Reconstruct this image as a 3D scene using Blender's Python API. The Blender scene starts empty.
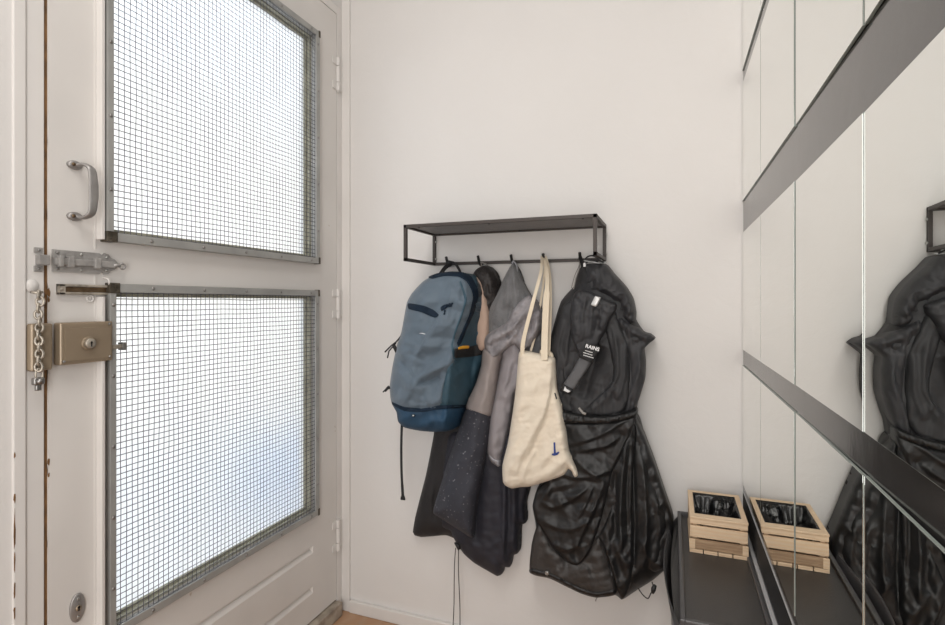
import bpy, bmesh, math, random
import numpy as np
from mathutils import Vector, Matrix, noise
from mathutils.geometry import delaunay_2d_cdt
random.seed(4)
sc = bpy.context.scene
C = sc.collection
# ------------------------------------------------------------------ camera
F = 527.0; TH = math.atan(200/527.0); CH = 1.03; HZ = 302.0
cd = bpy.data.cameras.new('camera'); cd.sensor_width = 36; cd.lens = F/945*36
cd.shift_y = -(312.5-HZ)/945; cd.clip_start = 0.02
cam = bpy.data.objects.new('camera', cd); C.objects.link(cam)
cam.location = (0, 0, CH); cam.rotation_euler = (math.pi/2, 0, TH)
sc.camera = cam
# ------------------------------------------------------------------ world, lights, exposure
w = bpy.data.worlds.new('sky'); sc.world = w; w.use_nodes = True
bg = w.node_tree.nodes['Background']; bg.inputs[0].default_value = (0.91, 0.95, 1.0, 1); bg.inputs[1].default_value = 1.9
def area(name, loc, rot, sx, sy, power, col=(1, 1, 1)):
    l = bpy.data.lights.new(name, 'AREA'); l.shape = 'RECTANGLE'; l.size = sx; l.size_y = sy; l.energy = power; l.color = col
    o = bpy.data.objects.new(name, l); o.location = loc; o.rotation_euler = rot; C.objects.link(o); return o
area('ceiling_light', (-0.30, 0.05, 2.45), (math.radians(14), math.radians(-6), 0), 0.7, 0.9, 15, (1.0, 0.965, 0.925))
area('door_fill_light', (0.0, -0.70, 1.0), (math.radians(88), 0, math.radians(54)), 0.5, 1.7, 18, (1.0, 0.975, 0.95))  # added fill that brightens the door, not a lamp of the hall
area('rear_fill_light', (-0.40, -1.9, 1.10), (math.radians(91), 0, 0), 0.9, 1.9, 12, (1.0, 0.985, 0.96))  # added soft fill behind the camera
sc.view_settings.view_transform = 'Standard'; sc.view_settings.look = 'None'
sc.view_settings.gamma = 1; sc.view_settings.use_curve_mapping = False
sc.view_settings.exposure = 0.05
# ------------------------------------------------------------------ helpers
def tanaz(px): return math.tan(math.atan((px-472.5)/F)-TH)
def P(px, py, Y):                       # world point on the plane y = Y
    X = Y*tanaz(px); dep = -X*math.sin(TH)+Y*math.cos(TH)
    return (X, Y, CH+(HZ-py)/F*dep)
def DP(px, py, X=-1.035):               # world (Y, Z) on the plane x = X
    Y = X/tanaz(px); dep = -X*math.sin(TH)+Y*math.cos(TH)
    return Y, CH+(HZ-py)/F*dep
ORG = {}
def finish_props(o, label=None, cat=None, group=None, kind=None):
    if label: o['label'] = label
    if cat: o['category'] = cat
    if group: o['group'] = group
    if kind: o['kind'] = kind
def thing(name, label, cat, loc, group=None):
    o = bpy.data.objects.new(name, None); o.empty_display_size = .05; C.objects.link(o); o.location = loc
    ORG[o.name] = Vector(loc); finish_props(o, label, cat, group); return o
def obj(name, bm, m, parent=None, smooth=False, label=None, cat=None, group=None, kind=None, origin=None):
    org = Vector((0, 0, 0))
    if parent is not None: org = ORG[parent.name]
    elif origin is not None: org = Vector(origin)
    if org.length: bmesh.ops.translate(bm, verts=bm.verts, vec=-org)
    me = bpy.data.meshes.new(name); bm.to_mesh(me); bm.free()
    for mm in (m if isinstance(m, (list, tuple)) else [m]): me.materials.append(mm)
    if smooth:
        me.polygons.foreach_set('use_smooth', [True]*len(me.polygons))
    o = bpy.data.objects.new(name, me); C.objects.link(o)
    if parent is not None: o.parent = parent
    else: o.location = org
    ORG[o.name] = org
    finish_props(o, label, cat, group, kind); return o
def BM(): return bmesh.new()
def box(bm, x0, x1, y0, y1, z0, z1, bev=0, seg=2):
    r = bmesh.ops.create_cube(bm, size=1)
    vs = r['verts']
    for v in vs:
        v.co = Vector((x0 if v.co.x < 0 else x1, y0 if v.co.y < 0 else y1, z0 if v.co.z < 0 else z1))
    if bev:
        es = list({e for v in vs for e in v.link_edges})
        bmesh.ops.bevel(bm, geom=es, offset=bev, segments=seg, affect='EDGES', profile=.6)
    return bm
def tube(bm, pts, r, n=8, caps=True, flat=None):
    pts = [Vector(p) for p in pts]; rings = []
    up = None
    for i, p in enumerate(pts):
        t = (pts[min(i+1, len(pts)-1)]-pts[max(i-1, 0)]).normalized()
        if up is None:
            up = Vector((0, 0, 1)) if abs(t.z) < .9 else Vector((1, 0, 0))
            if flat is not None: up = Vector(flat)
        a = t.cross(up).normalized(); b = a.cross(t).normalized(); up = b
        rr = r[i] if isinstance(r, (list, tuple)) and not isinstance(r[0], (list, tuple)) else r
        if isinstance(rr, (list, tuple)): ra, rb = rr[0]
        else: ra = rb = rr
        if flat is not None: rb = ra*.18
        rings.append([bm.verts.new(p+a*math.cos(2*math.pi*k/n)*ra+b*math.sin(2*math.pi*k/n)*rb) for k in range(n)])
    for i in range(len(rings)-1):
        for k in range(n):
            bm.faces.new((rings[i][k], rings[i][(k+1) % n], rings[i+1][(k+1) % n], rings[i+1][k]))
    if caps:
        bm.faces.new(rings[0][::-1]); bm.faces.new(rings[-1])
    return bm
def cyl(bm, a, b, r, n=16):
    return tube(bm, [a, b], r, n)
def disc_x(bm, x0, x1, y, z, r, n=20, r2=None):     # cylinder with axis along x
    return tube(bm, [(x0, y, z), (x1, y, z)], [r, r2 if r2 else r], n)
def prism(bm, poly, axis, a, b):
    """extrude 2-D polygon along axis ('x','y') between a and b."""
    f = (lambda u, v, t: (t, u, v)) if axis == 'x' else (lambda u, v, t: (u, t, v))
    A = [bm.verts.new(f(u, v, a)) for u, v in poly]; B = [bm.verts.new(f(u, v, b)) for u, v in poly]
    n = len(poly)
    bm.faces.new(A); bm.faces.new(B[::-1])
    for i in range(n): bm.faces.new((A[i], B[i], B[(i+1) % n], A[(i+1) % n]))
    bmesh.ops.recalc_face_normals(bm, faces=bm.faces); return bm
def torus(bm, c, R, r, ax_u, ax_v, nu=16, nv=6, sv=1.0):
    c = Vector(c); u = Vector(ax_u).normalized(); v = Vector(ax_v).normalized(); wv = u.cross(v)
    rings = []
    for i in range(nu):
        a = 2*math.pi*i/nu; d = u*math.cos(a)+v*math.sin(a)*sv; cc = c+d*R
        dn = (u*math.cos(a)+v*math.sin(a)).normalized()
        rings.append([bm.verts.new(cc+dn*math.cos(2*math.pi*k/nv)*r+wv*math.sin(2*math.pi*k/nv)*r) for k in range(nv)])
    for i in range(nu):
        for k in range(nv):
            bm.faces.new((rings[i][k], rings[(i+1) % nu][k], rings[(i+1) % nu][(k+1) % nv], rings[i][(k+1) % nv]))
    return bm
# ------------------------------------------------------------------ materials
def mat(name, col, rough=.5, metal=0., var=.0, vscale=8., bump=0., bscale=40., bdetail=6., spec=.5, sheen=0., trans=0., weave=0., wscale=900., col2=None, speck=None, wave=None, coat=0., stretch=(1, 1, 1), lacun=2., ridge=0., rscale=9.):
    m = bpy.data.materials.new(name); m.use_nodes = True; nt = m.node_tree; N = nt.nodes; L = nt.links
    p = N['Principled BSDF']; p.inputs['Base Color'].default_value = (*col, 1); p.inputs['Roughness'].default_value = rough
    p.inputs['Metallic'].default_value = metal; p.inputs['Specular IOR Level'].default_value = spec
    if sheen: p.inputs['Sheen Weight'].default_value = sheen
    if trans: p.inputs['Transmission Weight'].default_value = trans
    if coat: p.inputs['Coat Weight'].default_value = coat; p.inputs['Coat Roughness'].default_value = .15
    tc = N.new('ShaderNodeTexCoord'); mp = N.new('ShaderNodeMapping'); L.new(tc.outputs['Object'], mp.inputs[0]); mp.inputs['Scale'].default_value = stretch
    src = None
    if var or col2:
        n = N.new('ShaderNodeTexNoise'); n.inputs['Scale'].default_value = vscale; n.inputs['Detail'].default_value = 5
        L.new(mp.outputs[0], n.inputs[0])
        r = N.new('ShaderNodeValToRGB'); c2 = col2 if col2 else tuple(c*(1-var) for c in col)
        r.color_ramp.elements[0].position = .35; r.color_ramp.elements[1].position = .65
        r.color_ramp.elements[0].color = (*c2, 1); r.color_ramp.elements[1].color = (*col, 1)
        L.new(n.outputs[0], r.inputs[0]); src = r.outputs[0]
    if speck:                                   # (colour, scale, threshold)
        n = N.new('ShaderNodeTexNoise'); n.inputs['Scale'].default_value = speck[1]; n.inputs['Detail'].default_value = 3
        L.new(mp.outputs[0], n.inputs[0])
        r = N.new('ShaderNodeMapRange'); r.inputs[1].default_value = speck[2]; r.inputs[2].default_value = speck[2]+.04; L.new(n.outputs[0], r.inputs[0])
        mx = N.new('ShaderNodeMix'); mx.data_type = 'RGBA'; L.new(r.outputs[0], mx.inputs[0])
        if src: L.new(src, mx.inputs[6])
        else: mx.inputs[6].default_value = (*col, 1)
        mx.inputs[7].default_value = (*speck[0], 1); src = mx.outputs[2]
    if wave:                                    # wood grain (scale, distortion, direction, colour)
        n = N.new('ShaderNodeTexWave'); n.wave_type = 'BANDS'; n.bands_direction = wave[2]; n.inputs['Scale'].default_value = wave[0]; n.inputs['Distortion'].default_value = wave[1]
        n.inputs['Detail'].default_value = 4; n.inputs['Detail Scale'].default_value = 2
        L.new(mp.outputs[0], n.inputs[0])
        mx = N.new('ShaderNodeMix'); mx.data_type = 'RGBA'; L.new(n.outputs[0], mx.inputs[0])
        if src: L.new(src, mx.inputs[6])
        else: mx.inputs[6].default_value = (*col, 1)
        mx.inputs[7].default_value = (*wave[3], 1); src = mx.outputs[2]
    if src: L.new(src, p.inputs['Base Color'])
    last = None
    if bump:
        n = N.new('ShaderNodeTexNoise'); n.inputs['Scale'].default_value = bscale; n.inputs['Detail'].default_value = bdetail; n.inputs['Distortion'].default_value = .6
        L.new(mp.outputs[0], n.inputs[0])
        b = N.new('ShaderNodeBump'); b.inputs['Strength'].default_value = bump; b.inputs['Distance'].default_value = .01; L.new(n.outputs[0], b.inputs['Height']); last = b
    if ridge:
        n = N.new('ShaderNodeTexNoise'); n.noise_type = 'RIDGED_MULTIFRACTAL'; n.inputs['Scale'].default_value = rscale; n.inputs['Detail'].default_value = 4; n.inputs['Distortion'].default_value = .9
        L.new(mp.outputs[0], n.inputs[0])
        b = N.new('ShaderNodeBump'); b.inputs['Strength'].default_value = ridge; b.inputs['Distance'].default_value = .006; L.new(n.outputs[0], b.inputs['Height'])
        if last: L.new(last.outputs[0], b.inputs['Normal'])
        last = b
    if weave:
        n = N.new('ShaderNodeTexNoise'); n.inputs['Scale'].default_value = wscale; n.inputs['Detail'].default_value = 1
        L.new(mp.outputs[0], n.inputs[0])
        b = N.new('ShaderNodeBump'); b.inputs['Strength'].default_value = weave; b.inputs['Distance'].default_value = .001; L.new(n.outputs[0], b.inputs['Height'])
        if last: L.new(last.outputs[0], b.inputs['Normal'])
        last = b
    if last: L.new(last.outputs[0], p.inputs['Normal'])
    return m
M = dict(
 wall=mat('wall_plaster', (.685, .665, .645), .9, var=.035, vscale=1.6, bump=.10, bscale=22, weave=.12, wscale=260),
 paint=mat('white_gloss_paint', (.675, .648, .62), .42, var=.06, vscale=5, bump=.05, bscale=14, speck=((.50, .44, .37), 38, .76)),
 frame_paint=mat('frame_paint', (.70, .675, .65), .42, var=.05, vscale=4, bump=.05, bscale=14, speck=((.30, .22, .15), 30, .79)),
 ceil=mat('ceiling_paint', (.78, .76, .74), .9),
 gap=mat('bare_brown_wood', (.20, .10, .035), .8, var=.5, vscale=30),
 sill=mat('dirty_sill', (.42, .36, .29), .7, col2=(.12, .09, .07), vscale=16, bump=.2),
 floor=mat('oak_floor', (.50, .31, .19), .5, var=.25, vscale=7, wave=(6, 6, 'X', (.40, .23, .13)), bump=.1, bscale=60),
 groove=mat('floor_joint', (.12, .06, .03), .8),
 alu=mat('aluminium_strip', (.38, .38, .365), .45, .25, var=.2, vscale=14, bump=.08, bscale=60),
 alud=mat('weathered_corner_metal', (.15, .13, .10), .5, .8, var=.5, vscale=60, bump=.3, bscale=200),
 wire=mat('galvanised_wire', (.11, .11, .125), .55, .3),
 screw=mat('screw_head', (.30, .29, .28), .35, .9),
 gal=mat('galvanised_steel', (.42, .405, .39), .45, .45, var=.25, vscale=50, bump=.1, bscale=120),
 chrome=mat('worn_chrome', (.50, .45, .38), .35, .5, var=.45, vscale=60),
 brass=mat('dark_brass', (.22, .15, .09), .4, .8, var=.4, vscale=60),
 lock=mat('bronze_lacquer', (.30, .235, .165), .38, .35, var=.08, vscale=20),
 handle=mat('dull_metal', (.32, .305, .295), .42, .55, var=.2, vscale=30),
 reveal=mat('olive_glazing_bead', (.40, .39, .30), .7, var=.3, vscale=30),
 shelf=mat('dark_powder_coat', (.055, .045, .04), .5, .2),
 shelf_top=mat('grey_perforated_steel', (.21, .20, .195), .5, .1, var=.15, vscale=30, weave=.5, wscale=700),
 hook=mat('black_hook', (.012, .012, .012), .5),
 zinc=mat('zinc_screw', (.5, .5, .48), .35, .9),
 bag=mat('steel_blue_nylon', (.100, .137, .175), .58, var=.1, vscale=9, bump=.12, bscale=40, weave=.5, sheen=.15, spec=.4),
 bag_side=mat('petrol_nylon', (.032, .080, .115), .6, var=.15, vscale=9, bump=.15, bscale=30, weave=.5),
 bag_base=mat('deep_blue_nylon', (.011, .050, .102), .62, var=.15, vscale=9, bump=.15, bscale=30, weave=.5),
 piping=mat('navy_zip_tape', (.006, .016, .032), .75, spec=.25),
 webbing=mat('black_webbing', (.010, .010, .011), .7, weave=.5, wscale=500),
 yellow=mat('yellow_clip', (.80, .38, .02), .5),
 white_print=mat('white_print', (.75, .75, .75), .6),
 darktext=mat('dark_print', (.02, .02, .025), .7),
 hood=mat('grey_marl_fleece', (.165, .165, .170), .85, var=.25, vscale=30, bump=.35, bscale=70, weave=.6, wscale=500, sheen=.2),
 collar=mat('printed_grey_fabric', (.32, .30, .31), .8, col2=(.19, .18, .19), vscale=30, bump=.3, bscale=60, weave=.4),
 greige=mat('greige_shell', (.30, .262, .252), .75, var=.1, vscale=12, bump=.12, bscale=40, weave=.3),
 lilac=mat('lilac_grey_shell', (.275, .255, .268), .7, var=.1, vscale=12, bump=.12, bscale=40, weave=.3),
 reflect_tab=mat('pale_grey_edging', (.40, .40, .43), .5, var=.15, vscale=30),
 navy=mat('navy_shell', (.020, .020, .030), .7, var=.3, vscale=12, bump=.15, bscale=40, weave=.4, speck=((.10, .10, .12), 55, .78)),
 navy_dusty=mat('dusty_navy_shell', (.035, .037, .050), .75, var=.3, vscale=12, bump=.15, bscale=40, weave=.4, speck=((.20, .20, .21), 130, .66)),
 black=mat('black_brown_shell', (.016, .014, .015), .7, var=.3, vscale=12, bump=.2, bscale=40, weave=.3),
 crinkle=mat('black_crinkled_fabric', (.022, .018, .017), .55, bump=.6, bscale=60),
 peach=mat('peach_lining', (.46, .33, .26), .8, bump=.15, bscale=40),
 cream=mat('cream_cotton', (.74, .655, .535), .9, var=.06, vscale=14, bump=.22, bscale=34, weave=.6, wscale=700, sheen=.1),
 creamstrap=mat('cream_strap', (.70, .605, .47), .9, bump=.15, bscale=60, weave=.6, wscale=700),
 blueink=mat('blue_ink', (.025, .05, .22), .8),
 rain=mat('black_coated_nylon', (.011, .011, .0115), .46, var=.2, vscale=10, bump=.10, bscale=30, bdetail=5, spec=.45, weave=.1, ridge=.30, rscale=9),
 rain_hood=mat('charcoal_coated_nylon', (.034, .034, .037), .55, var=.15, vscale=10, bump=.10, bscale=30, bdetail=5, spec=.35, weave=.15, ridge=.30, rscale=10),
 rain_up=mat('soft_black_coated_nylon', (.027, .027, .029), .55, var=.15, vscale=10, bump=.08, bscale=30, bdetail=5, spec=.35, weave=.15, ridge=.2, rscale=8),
 rain_line=mat('brown_black_lining', (.034, .030, .028), .5, var=.15, vscale=10, bump=.25, bscale=30),
 rain_tape=mat('grey_tape', (.085, .085, .09), .5, weave=.3),
 silver=mat('silver_reflective', (.55, .55, .54), .35, .3),
 cord=mat('cord_black', (.02, .018, .018), .8),
 cord_grey=mat('cord_grey', (.30, .28, .26), .8),
 mirror=None,
 board=mat('gloss_dark_board', (.034, .032, .031), .13, var=.12, spec=1.0, vscale=9, bump=.05, bscale=9, speck=((.06, .057, .054), 24, .70)),
 tile_edge=mat('mirror_glass_edge', (.24, .27, .25), .25),
 cab=mat('black_plastic_fine', (.038, .036, .035), .38, var=.06, vscale=8, weave=.5, wscale=420),
 cab_rim=mat('dark_grey_plastic_rim', (.060, .058, .060), .35, weave=.3, wscale=420),
 cab_gap=mat('black_plastic_recess', (.006, .006, .006), .6),
 metal_lip=mat('bright_metal_lip', (.62, .62, .63), .35, .4),
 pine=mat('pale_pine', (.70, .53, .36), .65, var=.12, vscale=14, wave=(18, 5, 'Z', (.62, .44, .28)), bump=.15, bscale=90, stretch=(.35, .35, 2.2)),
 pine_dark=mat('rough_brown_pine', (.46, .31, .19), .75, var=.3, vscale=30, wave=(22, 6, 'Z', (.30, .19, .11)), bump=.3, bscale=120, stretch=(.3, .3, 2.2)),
 liner=mat('black_plastic_film', (.004, .004, .0045), .24, bump=.15, bscale=40, spec=.4),
 concrete=mat('outside_paving', (.62, .60, .57), .9, var=.2),
 facade=mat('outside_render', (.95, .86, .72), .9, var=.05),
 blue_out=mat('outside_blue', (.10, .26, .55), .6),
)
def mirror_mat():
    m = bpy.data.materials.new('silvered_mirror'); m.use_nodes = True; p = m.node_tree.nodes['Principled BSDF']
    p.inputs['Base Color'].default_value = (.90, .915, .89, 1); p.inputs['Metallic'].default_value = 1; p.inputs['Roughness'].default_value = .006
    return m
M['mirror'] = mirror_mat()
def glass_mat():
    m = bpy.data.materials.new('frosted_glass'); m.use_nodes = True; nt = m.node_tree; p = nt.nodes['Principled BSDF']; L = nt.links
    p.inputs['Base Color'].default_value = (.97, .985, 1, 1); p.inputs['Transmission Weight'].default_value = 1; p.inputs['Roughness'].default_value = .38
    p.inputs['IOR'].default_value = 1.25
    tr = nt.nodes.new('ShaderNodeBsdfTranslucent'); tr.inputs[0].default_value = (.95, .97, 1, 1)
    mx = nt.nodes.new('ShaderNodeMixShader'); mx.inputs[0].default_value = .35
    L.new(p.outputs[0], mx.inputs[1]); L.new(tr.outputs[0], mx.inputs[2]); L.new(mx.outputs[0], nt.nodes['Material Output'].inputs[0])
    return m
M['glass'] = glass_mat()
# ------------------------------------------------------------------ cloth relief builder
def cr(pts, step=2.2, closed=True, smooth=True):
    """resample a polyline (Catmull-Rom if smooth)."""
    pts = [np.array(p, float) for p in pts]; n = len(pts); out = []
    rng = range(n) if closed else range(n-1)
    for i in rng:
        p1 = pts[i]; p2 = pts[(i+1) % n]
        p0 = pts[i-1] if (closed or i > 0) else p1; p3 = pts[(i+2) % n] if (closed or i+2 < n) else p2
        k = max(1, int(np.linalg.norm(p2-p1)/step))
        for j in range(k):
            t = j/k
            if smooth:
                q = .5*((2*p1)+(-p0+p2)*t+(2*p0-5*p1+4*p2-p3)*t*t+(-p0+3*p1-3*p2+p3)*t**3)
                q = .55*q+.45*(p1+(p2-p1)*t)
            else: q = p1+(p2-p1)*t
            out.append(q)
    if not closed: out.append(pts[-1])
    return np.array(out)
def segdist(pts, poly, closed):
    """distance, signed side, param along for points against a polyline."""
    A = poly; B = np.roll(poly, -1, 0)
    if not closed: A = poly[:-1]; B = poly[1:]
    D = B-A; L2 = (D**2).sum(1)+1e-9
    best = np.full(len(pts), 1e9); side = np.zeros(len(pts)); par = np.zeros(len(pts))
    for k in range(len(A)):
        r = pts-A[k]; t = np.clip((r@D[k])/L2[k], 0, 1); q = r-t[:, None]*D[k]; d = np.sqrt((q**2).sum(1))
        m = d < best; best[m] = d[m]; side[m] = np.sign(D[k][0]*r[m, 1]-D[k][1]*r[m, 0]); par[m] = (k+t[m])/len(A)
    return best, side, par
def inside(pts, poly):
    x, y = pts[:, 0], pts[:, 1]; c = np.zeros(len(pts), bool); n = len(poly); j = n-1
    for i in range(n):
        xi, yi = poly[i]; xj, yj = poly[j]
        m = ((yi > y) != (yj > y)) & (x < (xj-xi)*(y-yi)/(yj-yi+1e-12)+xi)
        c ^= m; j = i
    return c
def crumple(pts, lam, seed, n=6, ang=0., spread=math.pi):
    rg = random.Random(seed); h = np.zeros(len(pts)); x, y = pts[:, 0], pts[:, 1]
    W = np.array([noise.noise_vector(Vector((a/lam*.35, b/lam*.35, seed))) for a, b in pts]) if len(pts) else np.zeros((0, 3))
    for i in range(n):
        t = ang+rg.uniform(-.5, .5)*spread; l = lam*rg.uniform(.7, 1.7); ph = rg.random()
        u = (x*math.cos(t)+y*math.sin(t))/l+ph+W[:, i % 3]*1.1
        tri = np.abs((u % 1)-.5)*2
        mk = np.clip(.5+1.4*W[:, (i+1) % 3], 0, 1)
        h += (tri-.5)*mk*(l/lam)
    return h/math.sqrt(n)
class Field:
    def __init__(s, outline, Ye, T, R, folds=(), nz=(), extra=None, edge=2.5, cr_=()):
        s.cr_ = cr_
        s.out = cr(outline); s.Ye = Ye; s.T = T; s.R = R; s.folds = folds; s.nz = nz; s.extra = extra; s.edge = edge
    def Y(s, pts):
        pts = np.asarray(pts, float); d, _, _ = segdist(pts, s.out, True); d = np.where(inside(pts, s.out), d, 0)
        t = np.clip(d/s.R, 0, 1); b = s.T*np.sqrt(np.clip(1-(1-t)**2, 0, 1)); fade = np.clip(d/s.edge, 0, 1)
        h = np.zeros(len(pts))
        for f in s.folds:
            line, amp, wl, wr = f[:4]; pw = f[4] if len(f) > 4 else 1.05
            dd, sd, pa = segdist(pts, cr(line, 3, False), False)
            w_ = np.where(sd > 0, wr, wl)
            tap = np.clip(np.minimum(pa, 1-pa)/.18, .0, 1)**.6
            tap = np.where((pa <= 0) | (pa >= 1), .0, tap)
            h += amp*np.exp(-(dd/w_)**pw)*np.maximum(tap, .0)
        for (amp, sx, sy, rot, seed, ridged) in s.nz:
            c_, s_ = math.cos(rot), math.sin(rot)
            for i, (x, y) in enumerate(pts):
                u = (x*c_+y*s_)/sx; v = (-x*s_+y*c_)/sy
                q = noise.noise(Vector((u, v, seed)))
                wx = noise.noise(Vector((u*.5+7, v*.5, seed+3)))*.8
                q = noise.noise(Vector((u+wx, v+wx, seed)))
                if ridged: q = .5-abs(q)*1.6
                h[i] += amp*q
        for (amp, *a) in s.cr_: h += amp*crumple(pts, *a)
        ye = s.Ye(pts) if callable(s.Ye) else s.Ye
        y = ye-b-h*fade
        if s.extra is not None: y = y+s.extra(pts)
        return y
def sheet(name, field, poly, m, parent=None, off=0., res=2.2, mode='solid', Yb=1.485, th=.004, smooth_out=True, puff=0., puffR=4., **kw):
    """cloth panel: outline poly, depth from field, closed at the back."""
    out = cr(poly, res, True, smooth_out); x0, y0 = out.min(0); x1, y1 = out.max(0)
    gx = np.arange(x0, x1, res); gy = np.arange(y0, y1, res*.9)
    G = np.array([(x+(res/2 if j % 2 else 0), y) for j, y in enumerate(gy) for x in gx])
    if len(G):
        G = G[inside(G, out)]
        if len(G):
            d, _, _ = segdist(G, out, True); G = G[d > res*.55]
    allp = np.vstack([out, G]) if len(G) else out
    n = len(out)
    vs, es, fs, ov, oe, of = delaunay_2d_cdt([Vector(p) for p in allp], [(i, (i+1) % n) for i in range(n)], [list(range(n))], 1, 1e-4)
    V = np.array([(v[0], v[1]) for v in vs]); Y = field.Y(V) - off
    d, _, _ = segdist(V, out, True)
    if puff:
        t = np.clip(d/puffR, 0, 1); Y = Y-puff*np.sqrt(1-(1-t)**2)
    bm = BM(); front = []; back = []
    for (x, y), yy in zip(V, Y):
        p = P(x, y, yy); front.append(bm.verts.new(p))
    for i, ((x, y), yy) in enumerate(zip(V, Y)):
        yb = Yb if mode == 'solid' else yy+th
        yb = max(yb, yy+.001); p = front[i].co
        back.append(bm.verts.new((p.x, yb, p.z)))
    cnt = {}
    for f in fs:
        f = list(f)
        try:
            bm.faces.new([front[i] for i in f]); bm.faces.new([back[i] for i in f][::-1])
        except ValueError: continue
        for a, b in zip(f, f[1:]+f[:1]):
            cnt[(a, b)] = cnt.get((a, b), 0)+1
    for (a, b) in list(cnt):
        if (b, a) not in cnt:
            try: bm.faces.new((front[b], front[a], back[a], back[b]))
            except ValueError: pass
    for v in [v for v in bm.verts if not v.link_faces]: bm.verts.remove(v)
    bmesh.ops.recalc_face_normals(bm, faces=bm.faces)
    return obj(name, bm, m, parent, True, **kw)
def strap(name, pts, width, m, parent, th=.0022, **kw):
    """flat webbing through world points; width in metres (in the x-z plane)."""
    bm = BM(); pts = [Vector(p) for p in pts]; prev = None
    for i, p in enumerate(pts):
        t = (pts[min(i+1, len(pts)-1)]-pts[max(i-1, 0)]).normalized()
        s_ = t.cross(Vector((0, 1, 0)));
        if s_.length < .05: s_ = Vector((1, 0, 0))
        s_.normalize(); wd = (width[i] if isinstance(width, (list, tuple)) else width)/2
        n_ = s_.cross(t).normalized()*th/2
        q = [bm.verts.new(p+s_*wd+n_), bm.verts.new(p-s_*wd+n_), bm.verts.new(p-s_*wd-n_), bm.verts.new(p+s_*wd-n_)]
        if prev:
            for k in range(4): bm.faces.new((prev[k], prev[(k+1) % 4], q[(k+1) % 4], q[k]))
        else: bm.faces.new(q)
        prev = q
    bm.faces.new(prev[::-1]); bmesh.ops.recalc_face_normals(bm, faces=bm.faces)
    return obj(name, bm, m, parent, **kw)
def smooth3(pts, k=6):
    pts = [Vector(p) for p in pts]; out = []
    for i in range(len(pts)-1):
        p0 = pts[max(i-1, 0)]; p1 = pts[i]; p2 = pts[i+1]; p3 = pts[min(i+2, len(pts)-1)]
        for j in range(k):
            t = j/k; out.append(.5*((2*p1)+(-p0+p2)*t+(2*p0-5*p1+4*p2-p3)*t*t+(-p0+3*p1-3*p2+p3)*t**3))
    return out+[pts[-1]]
def textmesh(name, body, size, ori, ux, uz, m, parent, bold=0., **kw):
    cu = bpy.data.curves.new(name+'_c', 'FONT'); cu.body = body; cu.size = size; cu.extrude = .0003; cu.offset = bold; cu.align_x = 'CENTER'; cu.align_y = 'CENTER'
    to = bpy.data.objects.new('tmp', cu); C.objects.link(to); bpy.context.view_layer.update()
    me = bpy.data.meshes.new_from_object(to.evaluated_get(bpy.context.evaluated_depsgraph_get())); C.objects.unlink(to); bpy.data.objects.remove(to)
    u = Vector(ux).normalized(); v = Vector(uz).normalized(); v = (v-u*v.dot(u)).normalized(); n_ = u.cross(v)
    bm = BM(); bm.from_mesh(me)
    for q in bm.verts: q.co = Vector(ori)+u*q.co.x+v*q.co.y+n_*q.co.z
    return obj(name, bm, m, parent, **kw)

# ================================================================== STRUCTURE
DX = -1.035; WR = .1686; WB = 1.5; CZ = 2.6; RY = -2.2
def struct(name, bm, m, **kw): return obj(name, bm, m, kind='structure', **kw)
bm = BM(); box(bm, DX-.06, WR+.1, RY, WB+.06, -.05, 0); fl = struct('floor', bm, M['floor'])
bm = BM()                                            # border joint of the wood floor
box(bm, DX+.07, WR, WB-.105, WB-.102, 0, .0012); box(bm, DX+.068, DX+.071, RY, WB-.10, 0, .0012)
for k in range(9): box(bm, DX+.071, WR, WB-.22-.115*k, WB-.218-.115*k, 0, .001)
obj('floor_joints', bm, M['groove'], fl)
bm = BM(); box(bm, DX-.06, WR+.1, RY, WB+.06, CZ, CZ+.05); struct('ceiling', bm, M['ceil'])
bm = BM(); box(bm, DX-.06, WR+.1, WB, WB+.06, 0, CZ); struct('wall_back', bm, M['wall'])
bm = BM(); box(bm, DX-.06, WR+.1, RY-.06, RY, 0, CZ); struct('wall_rear', bm, M['wall'])
bm = BM(); box(bm, DX-.06, DX, RY, .552, 0, CZ); box(bm, DX-.06, DX, .552, WB, 2.007, CZ); struct('wall_left', bm, M['wall'])
bm = BM(); box(bm, WR, WR+.1, RY, WB, 0, CZ); struct('wall_right', bm, M['board'])
# door frame
bm = BM(); box(bm, DX-.05, DX, 1.4675, 1.5, 0, 2.007, .0015); struct('trim_1', bm, M['frame_paint'], label='white painted hinge-side door jamb')
bm = BM(); box(bm, DX-.05, DX, .552, 1.4675, 1.9805, 2.007, .0015); struct('trim_2', bm, M['frame_paint'], label='white painted door frame head')
bm = BM(); box(bm, DX-.05, DX, .571, .6005, 0, 1.9805, .0015)
jamb = struct('trim_3', bm, M['frame_paint'], label='white painted latch-side door jamb')
bm = BM(); box(bm, DX-.02, DX+.004, .552, .5705, 0, 2.007, .002); struct('trim_4', bm, M['frame_paint'], label='narrow white casing beside the latch-side jamb')
bm = BM(); box(bm, DX, -1.004, 1.492, 1.5, 0, CZ, .002); struct('trim_5', bm, M['frame_paint'], label='narrow white cover strip in the corner beside the door')
bm = BM(); box(bm, -1.002, WR-.005, 1.487, 1.5, 0, .040, .004); struct('baseboard_back', bm, M['frame_paint'])
bm = BM(); box(bm, DX-.05, DX+.022, .571, 1.4675, 0, .046, .004); struct('trim_6', bm, M['sill'], label='dirty worn door sill')
bm = BM(); box(bm, DX-.04, DX-.003, .5995, .6078, .046, 1.98)
struct('trim_7', bm, M['gap'], label='bare brown wood showing in the gap beside the door')
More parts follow.
